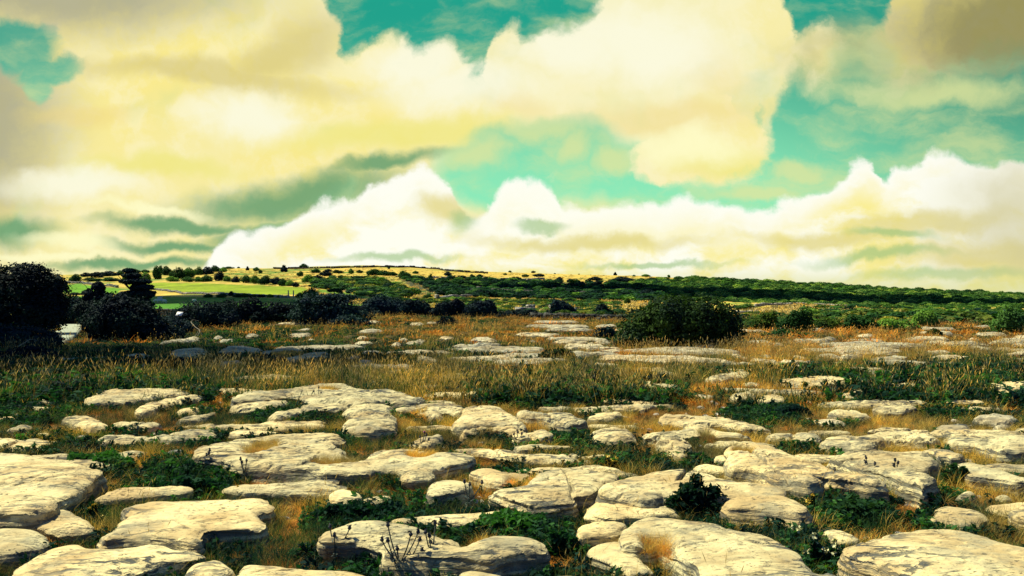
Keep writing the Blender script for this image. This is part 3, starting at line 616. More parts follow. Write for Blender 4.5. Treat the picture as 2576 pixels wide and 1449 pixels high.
def chaikin(p, n=2):
    p = np.asarray(p, float)
    for _ in range(n):
        q = np.roll(p, -1, 0); p = np.stack([.78 * p + .22 * q, .22 * p + .78 * q], 1).reshape(-1, 2)
    return p
rock_polys = []
def build_rock(poly_px, h, seed, near=True):
    h = .045 + h * .42 if near else .02 + h * .5
    pp = np.array(poly_px)
    X, Y = pp[:, 0], np.maximum(pp[:, 1], 1836 * (HZ + .035))
    x, y = plane_hit(X, Y, h)
    poly = chaikin(np.stack([x, y], 1), 1)
    # ragged, weathered outline: resample finely, then nibble it
    seg = np.linalg.norm(np.roll(poly, -1, 0) - poly, axis=1); k_ = np.maximum(1, (seg / (.05 if near else .2)).astype(int))
    poly = np.concatenate([poly[i] + (poly[(i + 1) % len(poly)] - poly[i]) * (np.arange(k_[i]) / k_[i])[:, None] for i in range(len(poly))])
    tn = np.roll(poly, -1, 0) - np.roll(poly, 1, 0); tn /= np.linalg.norm(tn, axis=1)[:, None] + 1e-9
    amp = .075 if near else .22
    poly = poly + np.stack([tn[:, 1], -tn[:, 0]], 1) * (amp * fbm(poly[:, 0] * (2.2 if near else .7), poly[:, 1] * (2.2 if near else .7), seed=seed, octv=5))[:, None]
    cx, cy = poly.mean(0); dist = max(3.2, poly[:, 1].min())
    vox = max(.012, .0027 * dist) if near else .0042 * dist
    gz = float(terrain(cx, cy))
    loc = np.array([cx, cy, 0.0])
    p = poly - [cx, cy]; n = len(p)
    if ((p[:, 0] * np.roll(p[:, 1], -1) - np.roll(p[:, 0], -1) * p[:, 1]).sum()) < 0: p = p[::-1]
    zb = min(gz, 0) - max(.14, vox * 4)
    # foot spreads a little so the sides lean
    me = bpy.data.meshes.new('limestone_rock'); bm = bmesh.new()
    rgl = np.random.default_rng(seed)
    nrm = np.stack([np.roll(p[:, 1], -1) - np.roll(p[:, 1], 1), -(np.roll(p[:, 0], -1) - np.roll(p[:, 0], 1))], 1); nrm /= np.linalg.norm(nrm, axis=1)[:, None] + 1e-9
    flare = (.55 * h + .02 + .07 * vn((p[:, 0] + cx) * 1.7, (p[:, 1] + cy) * 1.7, seed=seed))[:, None]
    top = [bm.verts.new((a, b, h)) for a, b in p]; bot = [bm.verts.new((a, b, zb)) for a, b in p + nrm * flare]
    bm.faces.new(top); bm.faces.new(bot[::-1])
    for i in range(n):
        j = (i + 1) % n; bm.faces.new((top[i], bot[i], bot[j], top[j]))
    bmesh.ops.triangulate(bm, faces=[f for f in bm.faces if len(f.verts) > 4])
    bm.to_mesh(me); bm.free()
    o = link('limestone_rock', me)
    m = o.modifiers.new('r', 'REMESH'); m.mode = 'VOXEL'; m.voxel_size = vox; m.adaptivity = 0
    s = o.modifiers.new('s', 'SMOOTH'); s.factor = .6; s.iterations = 1
    dg = bpy.context.evaluated_depsgraph_get(); ev = o.evaluated_get(dg); new = bpy.data.meshes.new_from_object(ev)
    o.modifiers.clear(); o.data = new; bpy.data.meshes.remove(me); new.name = 'limestone_rock'
    nv = len(new.vertices); co = np.empty(nv * 3, np.float32); new.vertices.foreach_get('co', co); co = co.reshape(-1, 3).astype(float)
    no = np.empty(nv * 3, np.float32); new.vertices.foreach_get('normal', no); no = no.reshape(-1, 3)
    wx, wy, wz = co[:, 0] + cx, co[:, 1] + cy, co[:, 2]
    d = edge_dist(co[:, 0], co[:, 1], p)
    up = np.clip((wz - (h - .07)) / .05, 0, 1) * np.clip(no[:, 2] * 2, 0, 1)
    side = np.clip(1 - np.abs(no[:, 2]) * 1.2, 0, 1)
    size = min(1.0, math.sqrt(max(.02, np.ptp(p[:, 0]) * np.ptp(p[:, 1]))))
    sm_ = float(np.clip((dist - 2.5) / 6.5, .35, 1))
    # domed top, rounded shoulders, broad swells
    dome = .038 * size * (1 - np.exp(-np.clip(d, 0, 9) / (.30 * size))) - .015 * np.exp(-np.clip(d, 0, 9) / .03)
    dz = up * (dome + .028 * size * fbm(wx * 1.3, wy * 1.8, seed=seed))
    # bedding terraces on the top
    tt = fbm(wx * .9, wy * 2.0, seed=seed + 5, octv=5) * 4 + wy * 1.6; fr = tt - np.floor(tt)
    dz += up * .026 * sm_ * size * (np.clip(fr * 1.25, 0, 1) - np.clip((fr - .8) * 5, 0, 1))
    g = np.abs(fbm(wx * 1.5, wy * 4.0, seed=seed + 9)); gt = np.clip(fbm(wx * .9, wy * .9, seed=seed + 2) * 3, 0, 1)
    dz -= up * .035 * sm_ * size * np.exp(-(g / .035) ** 2) * gt
    for (hx, hy, hrx, hry) in hol:
        q = ((wx - hx) / hrx) ** 2 + ((wy - hy) / hry) ** 2
        dz -= up * .06 * np.exp(-q ** 2 * .9)
    # layered, undercut sides
    for q_ in range(int(size * 2.4 * sm_)):
        an_ = rgl.uniform(-.5, .5) + (1.57 if rgl.uniform() < .4 else 0); px_, py_ = p[rgl.integers(len(p))] * rgl.uniform(.1, .6)
        ld = (co[:, 0] - px_) * math.sin(an_) - (co[:, 1] - py_) * math.cos(an_) + .05 * fbm(wx * 2, wy * 2, seed=seed + q_)
        dz -= up * rgl.uniform(.02, .07) * np.exp(-(ld / max(.012, vox * .9)) ** 2) * np.clip(fbm(wx * 1.2, wy * 1.2, seed=seed + 40 + q_) * 4 + .8, 0, 1)
    L = fbm(wx * 1.4, wy * 1.4, wz * 22, seed=seed + 3, octv=3); L2 = vn(wx * .8, wy * .8, wz * 46 + 2 * fbm(wx * 2, wy * 2, seed=4), seed=seed + 7)
    push = side * (.028 * L + .014 * L2 - .05 * np.clip((h * .55 - wz) / max(h, .05), 0, 1) + .05 * fbm(wx * 4, wy * 4, seed=seed + 8))
    hn = no[:, :2] / (np.linalg.norm(no[:, :2], axis=1)[:, None] + 1e-6)
    co[:, :2] += hn * push[:, None] * min(1, size * 1.3)
    co[:, 2] += dz + .012 * sm_ * fbm(wx * 7, wy * 10, wz * 9, seed=seed, octv=4)
    new.vertices.foreach_set('co', co.astype(np.float32).ravel())
    new.polygons.foreach_set('use_smooth', np.zeros(len(new.polygons), bool)); new.materials.clear(); new.materials.append(M_ROCK if near else M_FAR); new.update()
    o.location = loc
    rock_polys.append((poly, h, o))
    return o
WORDS = ['first', 'second', 'third', 'fourth', 'fifth', 'sixth', 'seventh', 'eighth', 'ninth', 'tenth', 'eleventh', 'twelfth', 'thirteenth', 'fourteenth', 'fifteenth', 'sixteenth', 'seventeenth', 'eighteenth', 'nineteenth', 'twentieth',
         'twenty-first', 'twenty-second', 'twenty-third', 'twenty-fourth', 'twenty-fifth', 'twenty-sixth', 'twenty-seventh', 'twenty-eighth', 'twenty-ninth', 'thirtieth'] + ['%d-th' % i for i in range(31, 80)]
for i, (tf, s, h, lab) in enumerate(ROCKS):
    o = build_rock(tf(P(s)), h, 100 + i)
    tag(o, lab, 'rock slab', 'weathered limestone slabs in the grass')
zones = {}
for i, (tf, s, h) in enumerate(FAR):
    pts = tf(P(s)); o = build_rock(pts, h, 400 + i, False); a = np.array(pts).mean(0)
    zn = ('left of the hazel bush' if a[0] < 2000 else 'right of the hazel bush') + (', nearest row' if a[1] > 1160 else ', middle row' if a[1] > 1095 else ', farthest row')
    zones.setdefault(zn, []).append((a[0], o))
for zn, l in zones.items():
    l.sort(key=lambda q: q[0])
    for k, (_, o) in enumerate(l):
        tag(o, 'thin distant slab %s, %s from the left' % (zn, WORDS[k]), 'rock slab', 'weathered limestone slabs in the grass')

# more of the pavement: low flat slabs lying nearly flush with the turf
rgp = np.random.default_rng(2024); extra = []
def try_slab(y0, y1, near):
    for _ in range(60):
        d_ = math.sqrt(rgp.uniform(y0 ** 2, y1 ** 2)); u_ = rgp.uniform(-.62, .66)
        if d_ > 17 and u_ < .05 and rgp.uniform() < .55: continue
        if d_ > 20 and u_ < -.25: continue
        w_ = rgp.uniform(.45, 1.4) * (1 if near else 1.8); l_ = w_ * rgp.uniform(.35, .6) * (1 if near else 1.3); cx, cy = u_ * d_, d_
        if 24 < cy < 30 and 3.4 < cx < 8: continue
        ok = True
        for poly, h, o in rock_polys:
            b0, b1 = poly.min(0), poly.max(0)
            if cx + w_ < b0[0] or cx - w_ > b1[0] or cy + l_ < b0[1] or cy - l_ > b1[1]: continue
            ex_ = np.array([cx + w_ * .6 * math.cos(t) for t in np.arange(0, 6.28, .5)]); ey_ = np.array([cy + l_ * .6 * math.sin(t) for t in np.arange(0, 6.28, .5)])
            if inside(ex_, ey_, poly).any() or inside(np.array([cx]), np.array([cy]), poly).any() or inside(poly[:, 0], poly[:, 1], np.stack([ex_, ey_], 1)).any(): ok = False; break
        if not ok: continue
        t = np.linspace(0, 6.283, 14)[:-1]; r = 1 + .22 * rgp.normal(size=13); tw = rgp.uniform(-.35, .35)
        X_, Y_ = w_ * .6 * r * np.cos(t), l_ * .6 * r * np.sin(t); x_ = cx + X_ * math.cos(tw) - Y_ * math.sin(tw); y_ = cy + X_ * math.sin(tw) + Y_ * math.cos(tw)
        hh = rgp.uniform(.02, .10) if near else rgp.uniform(.10, .16); he = .045 + hh * .42 if near else .02 + hh * .5
        X = (x_ / y_ / (2 * HW) + .5) * 3264; Y = (HZ + (CAM_H - he) / y_ / (2 * HH)) * 1836
        return (u_, d_, build_rock(list(zip(X, Y)), hh, int(rgp.integers(1000, 9000)), near))
for y0, y1, n, near in ((5.6, 10, 20, True), (10, 18, 44, True), (18, 30, 40, False), (30, 52, 24, False)):
    for _ in range(n):
        q = try_slab(y0, y1, near)
        if q: extra.append((y0,) + q)
for y0, zn in ((5.6, 'in the near turf'), (10, 'in the middle turf'), (18, 'in the far turf'), (30, 'in the farthest turf')):
    l = sorted([q for q in extra if q[0] == y0], key=lambda q: q[1])
    for k, q in enumerate(l): tag(q[3], 'low flat slab nearly flush with the grass %s, %s from the left' % (zn, WORDS[k]), 'rock slab', 'weathered limestone slabs in the grass')
# ---------------------------------------------------------------- grass, herbs and mats (what nobody could count)
def blade_mesh(name, n, rad, hlo, hhi, width, bend, mats, seed, head=0.0, head_mat=1, stiff=False):
    rg = np.random.default_rng(seed); mb = MB()
    for i in range(n):
        a = rg.uniform(0, 6.283); r = rad * math.sqrt(rg.uniform()); bx, by = r * math.cos(a), r * math.sin(a)
        h = rg.uniform(hlo, hhi); da = rg.uniform(0, 6.283) if rg.uniform() < .6 else a + rg.normal() * .5
        bd = bend * h * rg.uniform(.3, 1.3); k = 4
        t = np.linspace(0, 1, k + 1); cx = bx + math.cos(da) * bd * t ** 2; cy = by + math.sin(da) * bd * t ** 2
        cz = h * (t - (.25 * min(1.6, bend)) * t ** 2.5) - .02
        wa = da + 1.57 + rg.normal() * .5; wd = width * rg.uniform(.6, 1.3) * (1 - t ** 1.5 * .92) * .5
        L = np.stack([cx - np.cos(wa) * wd, cy - np.sin(wa) * wd, cz], 1); Rr = np.stack([cx + np.cos(wa) * wd, cy + np.sin(wa) * wd, cz], 1)
        v = np.stack([L, Rr], 1).reshape(-1, 3); f = np.array([[2 * j, 2 * j + 1, 2 * j + 3, 2 * j + 2] for j in range(k)])
        mb.add(v, f)
        if head and rg.uniform() < head:
            hl = h * rg.uniform(.14, .28); c = np.array([cx[-1], cy[-1], cz[-1]]); dv = np.array([math.cos(da) * bend * 1.2, math.sin(da) * bend * 1.2, 1 - bend * .5]); dv /= np.linalg.norm(dv)
            sd = np.cross(dv, [math.cos(wa), math.sin(wa), .1]); sd /= np.linalg.norm(sd); s2 = np.cross(dv, sd); ww = max(width * 1.6, .006)
            tip = c + dv * hl; md = c + dv * hl * .4
            vv = np.array([c, md + sd * ww * .5, tip, md - sd * ww * .5, md + s2 * ww * .5, md - s2 * ww * .5])
            mb.add(vv, np.array([[0, 1, 2, 3], [0, 4, 2, 5]]), head_mat)
    return mb.build(name, mats)
def herb_mesh(name, stems, h, leaf, mats, seed, spread=.12, per=16, flower=0):
    rg = np.random.default_rng(seed); mb = MB()
    for i in range(stems):
        a = rg.uniform(0, 6.283); r = spread * math.sqrt(rg.uniform()); hh = h * rg.uniform(.5, 1.15)
        p0 = np.array([r * math.cos(a), r * math.sin(a), -.02]); lean = np.array([math.cos(a), math.sin(a), 0]) * hh * rg.uniform(.05, .5)
        p1 = p0 + lean + [0, 0, hh]; pts = np.array([p0, (p0 + p1) / 2 + rg.normal(size=3) * .01, p1]); mb.tube(pts, np.array([.003, .002, .001]), 3)
        t = rg.uniform(.15, 1, per)[:, None]; c = p0 * (1 - t) + p1 * t; dr = rg.normal(size=(per, 3)) * [1, 1, .25]; dr /= np.linalg.norm(dr, axis=1)[:, None]
        c = c + dr * leaf * .6; nn = np.array([0, 0, 1.]) + rg.normal(size=(per, 3)) * .55
        v, f = leaf_quads(c, nn, leaf, rg, 1.9); mb.add(v, f)
        if flower and rg.uniform() < flower:
            v, f = leaf_quads(p1 + rg.normal(size=(10, 3)) * .014, rg.normal(size=(10, 3)), .014, rg, 1); mb.add(v, f, 1)
    return mb.build(name, mats)
def source(meshes):
    c = bpy.data.collections.new('plant_sources')
    for i, me in enumerate(meshes):
        o = bpy.data.objects.new('source_%02d' % i, me); c.objects.link(o)
    return c
def scatter(name, label, cat, pts, scl, var, meshes, tilt=.12, seed=1, rz=None):
    n = len(pts); rg = np.random.default_rng(seed)
    me = bpy.data.meshes.new(name); me.vertices.add(n); me.vertices.foreach_set('co', np.asarray(pts, np.float32).ravel())
    rot = np.stack([rg.normal(size=n) * tilt, rg.normal(size=n) * tilt, rg.uniform(0, 6.283, n) if rz is None else rz], 1).astype(np.float32)
    me.attributes.new('rot', 'FLOAT_VECTOR', 'POINT').data.foreach_set('vector', rot.ravel())
    s = np.asarray(scl, np.float32)
    if s.ndim == 1: s = np.repeat(s[:, None], 3, 1)
    me.attributes.new('scl', 'FLOAT_VECTOR', 'POINT').data.foreach_set('vector', np.ascontiguousarray(s).ravel())
    me.attributes.new('idx', 'INT', 'POINT').data.foreach_set('value', np.asarray(var, np.int32))
    me.update()
    o = link(name, me); tag(o, label, cat, None, 'stuff')
    g = bpy.data.node_groups.new('scatter_' + name, 'GeometryNodeTree')
    g.interface.new_socket('Geometry', in_out='INPUT', socket_type='NodeSocketGeometry'); g.interface.new_socket('Geometry', in_out='OUTPUT', socket_type='NodeSocketGeometry')
    N = g.nodes; Lk = g.links; gi = N.new('NodeGroupInput'); go = N.new('NodeGroupOutput')
    mp = N.new('GeometryNodeMeshToPoints'); ip = N.new('GeometryNodeInstanceOnPoints'); ci = N.new('GeometryNodeCollectionInfo')
    ci.inputs['Collection'].default_value = source(meshes); ci.inputs['Separate Children'].default_value = True; ci.inputs['Reset Children'].default_value = True
    def attr(nm, ty):
        a = N.new('GeometryNodeInputNamedAttribute'); a.data_type = ty; a.inputs[0].default_value = nm; return a.outputs[0]
    Lk.new(gi.outputs[0], mp.inputs[0]); Lk.new(mp.outputs[0], ip.inputs['Points']); Lk.new(ci.outputs[0], ip.inputs['Instance'])
    ip.inputs['Pick Instance'].default_value = True
    Lk.new(attr('idx', 'INT'), ip.inputs['Instance Index']); Lk.new(attr('rot', 'FLOAT_VECTOR'), ip.inputs['Rotation']); Lk.new(attr('scl', 'FLOAT_VECTOR'), ip.inputs['Scale'])
    Lk.new(ip.outputs[0], go.inputs[0])
    md = o.modifiers.new('scatter', 'NODES'); md.node_group = g
    return o
def rock_mask(x, y, grow=0.0):
    m = np.zeros(x.shape, bool)
    for poly, h, o in rock_polys:
        yf = poly[:, 1].min()
        if yf > 13:      # turf grazed and trodden short in front of the distant slabs
            lo = poly[:, 1] < poly[:, 1].mean(); poly = poly.copy(); poly[lo, 1] -= (yf - 9) * .05
        x0, y0 = poly.min(0) - .1; x1, y1 = poly.max(0) + .1
        k = np.where((x > x0) & (x < x1) & (y > y0) & (y < y1))[0]
        if len(k):
            m[k] |= edge_dist(x[k], y[k], poly) > -grow
    return m
def pxy(x, y):
    return (x / np.maximum(y, .1) / (2 * HW) + .5) * 3264, (HZ + (CAM_H - 0.05) / np.maximum(y, .1) / (2 * HH)) * 1836
def sample(n, y0, y1, um=.86, seed=0):
    rg = np.random.default_rng(seed); y = np.sqrt(rg.uniform(y0 ** 2, y1 ** 2, n)); u = rg.uniform(-um, um, n)
    return u * y, y, rg
# areas traced from the photograph: rusty mats, lush herbs, path
RUST = [(tA, 620, 730, 130, 60), (tA, 1150, 460, 160, 45), (tA, 1380, 190, 110, 50), (tA, 340, 1035, 80, 45), (tA, 100, 1160, 160, 60), (tA, 1750, 640, 170, 80), (tA, 1860, 870, 110, 110), (tA, 820, 350, 120, 35),
        (tA, 260, 345, 90, 25), (tB, 620, 260, 110, 45), (tB, 900, 270, 100, 35), (tB, 480, 385, 130, 35), (tB, 1150, 700, 280, 55), (tB, 1000, 800, 260, 45), (tB, 2150, 430, 90, 90), (tB, 1330, 1180, 120, 60), (tB, 1450, 1160, 200, 90), (tB, 120, 660, 200, 40),
        (tB, 2250, 1170, 150, 90), (tB, 1740, 1090, 50, 50), (tB, 2200, 270, 180, 50), (tB, 640, 770, 110, 50), (tC, 540, 150, 180, 90), (tC, 2100, 390, 260, 40), (tC, 1950, 830, 260, 110), (tC, 2300, 830, 200, 80), (tC, 1500, 1010, 150, 30),
        (tC, 150, 290, 160, 40), (tC, 2450, 200, 140, 60), (tC, 170, 450, 110, 70), (tC, 600, 550, 60, 25), (tC, 2250, 930, 250, 60), (tF, 1150, 570, 170, 50), (tF, 1400, 590, 90, 35), (tC, 240, 1160, 130, 120), (tA, 560, 1100, 60, 40), (tB, 1120, 385, 130, 35),
        (tA, 1950, 560, 200, 60), (tF, 600, 600, 150, 80), (tB, 1900, 1200, 250, 70)]
LUSH = [(tA, 500, 540, 350, 110), (tA, 1150, 660, 420, 120), (tB, 330, 880, 380, 110), (tB, 1250, 950, 420, 100), (tB, 1560, 1040, 140, 100), (tC, 1500, 830, 300, 110), (tC, 480, 860, 260, 100), (tC, 1200, 950, 160, 130), (tA, 350, 80, 200, 80), (tB, 1800, 500, 400, 100),
        (tB, 1500, 130, 500, 90), (tC, 200, 160, 260, 80), (tC, 900, 260, 250, 70), (tC, 1700, 150, 350, 70), (tA, 1950, 280, 350, 60), (tC, 1250, 1150, 160, 130), (tC, 1900, 1240, 220, 90), (tA, 700, 1010, 200, 60), (tB, 130, 250, 130, 60), (tB, 500, 620, 200, 60),
        (tC, 2150, 230, 250, 50), (tA, 150, 430, 280, 60), (tC, 1150, 480, 260, 60), (tC, 400, 580, 260, 60), (tA, 150, 270, 300, 60), (tB, 1650, 420, 200, 50), (tF, 1700, 610, 350, 50), (tF, 1250, 450, 100, 30), (tF, 2450, 430, 120, 40), (tD, 500, 400, 600, 110), (tC, 2050, 600, 130, 100)]
def field(lst, X, Y):
    m = np.zeros(X.shape)
    for tf, cx, cy, rx, ry in lst:
        (a, b), (c, d) = tf([(cx, cy), (cx + rx, cy + ry)])
        m = np.maximum(m, 1 - ((X - a) / (c - a)) ** 2 - ((Y - b) / (d - b)) ** 2)
    return m
def pathmask(X, Y): return inside(X, Y, [(105, 1092), (150, 1068), (196, 1046), (184, 1030), (270, 1030), (262, 1052), (236, 1078), (215, 1092)])
def z_on(x, y): return terrain(x, y)
def gen():
    G, S, RU, H, ST = [], [], [], [], []
    def put(lst, x, y, s, kmin, kmax, rg):
        lst.append((x, y, s, rg.integers(kmin, kmax, len(x))))
    bands = [(2.6, 6.5, 9000, 0, 1.0), (6.5, 12, 15000, 0, 1.0), (12, 24, 30000, 1, 1.0), (24, 66, 56000, 2, 1.0)]
    for bi, (y0, y1, n, lod, _) in enumerate(bands):
        x, y, rg = sample(n, y0, y1, .86, 50 + bi)
        ok = ~rock_mask(x, y, .02 if y1 < 13 else -.02); x, y = x[ok], y[ok]
        X, Y = pxy(x, y); ok = ~pathmask(X, Y); x, y, X, Y = x[ok], y[ok], X[ok], Y[ok]
        ru = field(RUST, X, Y); lu = field(LUSH, X, Y); n1 = fbm(x / 1.6, y / 1.6, seed=71); n2 = fbm(x / .5, y / .5, seed=72); n3 = fbm(x / 5, y / 8, seed=73)
        left = np.clip((1500 - X) / 1500, 0, 1)
        r = rg.uniform(size=len(x))
        if lod == 0: pr = np.where(ru > 0, .9, np.where(lu > 0, .03, np.clip(.34 + .7 * n1 + .12 * (X > 1000), .05, .9)))
        else: pr = np.where(ru > 0, .8, np.where(lu > 0, .04, np.clip(.20 + .9 * n1 + .25 * n3 - .22 * left + .15 * (X > 1600), .02, .85)))
        if lod == 2: pr = pr * np.where(X > 2000, .45, .16)
        isr = r < pr
        rest = ~isr; calm = np.where(y > 17, np.where(X < 2050, .42, .8), 1.0)
        pl = np.where(lu > 0, .55, np.clip(.15 - .9 * n3 + .3 * left * (lod > 0), 0, .6) * (.6 if lod == 2 else 1))
        r2_ = rg.uniform(size=len(x)); ish = rest & (r2_ < pl)
        pst = np.where(lu > 0, .04, np.clip(.08 + .95 * n3 + .4 * n2 - .5 * left + .22 * (X > 1900), .04, .9))
        iss = rest & ~ish & (rg.uniform(size=len(x)) < pst * calm); isg = rest & ~ish & ~iss
        sc = [1.0, 1.25, 1.5][lod]; k0 = [0, 3, 6][lod]
        tall = 1 - .55 * np.clip((y - 16) / 12, 0, 1) + .25 * np.clip(1 - np.abs(y - 15) / 5, 0, 1)
        for lst, m, a in ((RU, isr, .9), (G, isg, 1.0), (S, iss, .9), (H, ish, 1.0)):
            xx, yy = x[m], y[m]; s = sc * a * rg.uniform(.65, 1.3, len(xx)) * (1 if lst is RU else tall[m]) * (.72 if y1 < 13 else 1)
            put(lst, xx, yy, s, k0, k0 + 3, rg)
        if lod >= 0:
            p = np.clip(.007 + .13 * (lod > 0) + .40 * np.clip(n3 + .15, 0, 1) * (lod > 0) * (1 - .65 * left), 0, 1); m = (rg.uniform(size=len(x)) < p * calm * np.where(lod > 0, 1, .9)) & (ru <= 0)
            put(ST, x[m], y[m], rg.uniform(.7, 1.25, m.sum()) * (1 if lod else .75), k0, k0 + 3, rg)
    return G, S, RU, H, ST
G, S, RU, H, ST = gen()
# fringes of grass leaning on the edges of the nearer slabs
rf = np.random.default_rng(77)
for poly, h, o in rock_polys:
    if poly[:, 1].min() > 16: continue
    nx = np.roll(poly, -1, 0); sl_ = np.linalg.norm(nx - poly, axis=1); n = int(sl_.sum() * 30)
    i = rf.choice(len(poly), n, p=sl_ / sl_.sum()); q = rf.uniform(size=n)[:, None]; t_ = (nx - poly)[i] / (sl_[i][:, None] + 1e-9)
    p = poly[i] * (1 - q) + nx[i] * q + np.stack([t_[:, 1], -t_[:, 0]], 1) * rf.uniform(.02, .10, n)[:, None] * np.where(((poly[:, 0] * np.roll(poly[:, 1], -1) - np.roll(poly[:, 0], -1) * poly[:, 1]).sum()) < 0, -1, 1)
    c = fbm(p[:, 0] * 1.2, p[:, 1] * 1.2, seed=78) + rf.normal(size=n) * .25; lod_ = 0 if poly[:, 1].min() < 11 else 3; keep = ~rock_mask(p[:, 0], p[:, 1], 0) & (fbm(p[:, 0] * 2, p[:, 1] * 2, seed=79) > -.25); p = p[keep]; c = c[keep]
    for lst, m in ((S, c > .05), (G, (c <= .05) & (c > -.22)), (RU, (c <= -.22) & (c > -.4)), (H, c <= -.4)):
        lst.append((p[m, 0], p[m, 1], rf.uniform(.5, .95, m.sum()), rf.integers(lod_, lod_ + 3, m.sum())))
def pack(l): return [np.concatenate([q[i] for q in l]) for i in range(4)]
def zpts(x, y): return np.stack([x, y, z_on(x, y)], 1)
# straw and rust tufts that sit in the hollows of the slabs
ex = []
bpy.context.view_layer.update()
rgh = np.random.default_rng(5)
for hx, hy, hrx, hry in hol:
    n = int(min(260, 24 + 420 * hrx * hry * 4)); a = rgh.uniform(0, 6.283, n); r = np.sqrt(rgh.uniform(0, 1, n)) * 1.0
    for x, y in zip(hx + hrx * r * np.cos(a), hy + hry * r * np.sin(a)):
        best = float(terrain(x, y))
        for poly, h, o in rock_polys:
            if abs(o.location.x - x) < 4 and abs(o.location.y - y) < 4:
                okk, p, nn, fi = o.ray_cast(Vector((x - o.location.x, y - o.location.y, 2)), Vector((0, 0, -1)))
                if okk: best = max(best, p.z)
        ex.append((x, y, best, hy))
ex = np.array(ex)
exs = ex[rgh.uniform(size=len(ex)) < .6]; ex = ex[rgh.uniform(size=len(ex)) < .45]
gm = lambda nm, seeds, n, rad, lo, hi, wd, bend, mats, **k: [blade_mesh(nm, n, rad, lo, hi, wd, bend, mats, s, **k) for s in seeds]
GREEN = gm('green_tuft', (1, 2, 3), 46, .085, .07, .22, .0045, .55, [M_GREEN]) + gm('green_tuft', (4, 5, 6), 34, .13, .07, .22, .009, .5, [M_GREEN]) + gm('green_tuft', (7, 8, 9), 30, .26, .06, .17, .020, .45, [M_GREEN])
STRAW = gm('straw_tuft', (11, 12, 13), 44, .085, .08, .24, .0036, .8, [M_STRAW]) + gm('straw_tuft', (14, 15, 16), 32, .13, .07, .22, .008, .7, [M_STRAW]) + gm('straw_tuft', (17, 18, 19), 28, .26, .06, .17, .018, .6, [M_STRAW])
RUSTM = gm('rusty_mat', (21, 22, 23), 110, .11, .03, .10, .0034, 1.7, [M_RUST]) + gm('rusty_mat', (24, 25, 26), 60, .17, .04, .13, .008, 1.5, [M_RUST]) + gm('rusty_mat', (27, 28, 29), 34, .26, .05, .16, .022, 1.3, [M_RUST])
HERBM = [herb_mesh('herb', 9, .15, .030, [M_HERB, M_YEL], s, .10, 16) for s in (31, 32, 33)] + [herb_mesh('herb', 9, .15, .038, [M_HERB, M_YEL], s, .16, 14) for s in (34, 35, 36)] + [herb_mesh('herb', 12, .11, .055, [M_HERB, M_CREAM], s, .26, 10, .02) for s in (37, 38, 39)]
SEEDM = gm('seed_stem', (41, 42, 43), 7, .10, .22, .46, .0022, .35, [M_STRAW, M_SEED], head=.9) + gm('seed_stem', (44, 45, 46), 8, .16, .22, .48, .005, .35, [M_STRAW, M_SEED], head=.9) + gm('seed_stem', (47, 48, 49), 7, .3, .16, .38, .012, .3, [M_STRAW, M_SEED], head=.9)
for nm, lab, cat, l, ms, tl in (('green_grass', 'green grass growing in tufts between the limestone slabs', 'grass', G, GREEN, .12), ('dry_grass', 'straw coloured dry grass between the limestone slabs', 'dry grass', S, STRAW, .18),
                             ('low_herbs', 'dark leafy herbs filling the cracks between the slabs', 'herbs', H, HERBM, .15), ('seeding_grass', 'tall golden seeding grass stems standing above the turf', 'tall grass', ST, SEEDM, .14)):
    x, y, s, k = pack(l); pz = zpts(x, y)
    if nm == 'dry_grass': pz = np.vstack([pz, exs[:, :3]]); s = np.concatenate([s, rgh.uniform(.3, .6, len(exs))]); k = np.concatenate([k, np.where(exs[:, 3] < 9, rgh.integers(0, 3, len(exs)), rgh.integers(3, 6, len(exs)))])
    scatter(nm, lab, cat, pz, s, k, ms, tl, 3)
x, y, s, k = pack(RU); p = zpts(x, y)
e2 = ex[:, 3] < 9
p = np.vstack([p, ex[:, :3]]); s = np.concatenate([s, rgh.uniform(.3, .55, len(ex))]); k = np.concatenate([k, np.where(e2, rgh.integers(0, 3, len(ex)), rgh.integers(3, 6, len(ex)))])
scatter('rusty_grass', 'low rusty brown dead grass matted over soil and slab hollows', 'dead grass', p, s, k, RUSTM, .2, 4)

# limestone chips lying in the soil
def chip(seed):
    rg = np.random.default_rng(seed); bm = bmesh.new(); bmesh.ops.create_icosphere(bm, subdivisions=2, radius=.5)
    for v in bm.verts: v.co *= 1 + .5 * float(vn(v.co.x * 2.3 + seed, v.co.y * 2.3, v.co.z * 2.3, seed)); v.co.z *= .45
    me = bpy.data.meshes.new('chip'); bm.to_mesh(me); bm.free(); me.materials.append(M_STONE); return me
x, y, rg = sample(5200, 3.2, 22, .86, 90); k = ~rock_mask(x, y, -.01); x, y = x[k], y[k]
k = rg.uniform(size=len(x)) < np.clip(.35 + fbm(x, y, seed=91), .05, 1); x, y = x[k], y[k]
scatter('rubble', 'small limestone chips strewn between the slabs', 'rubble', zpts(x, y) + [0, 0, .01], rg.uniform(.02, .10, len(x)) * rg.uniform(.4, 1.3, len(x)) * (1 + y / 14), rg.integers(0, 3, len(x)), [chip(1), chip(2), chip(3)], .3, 12)
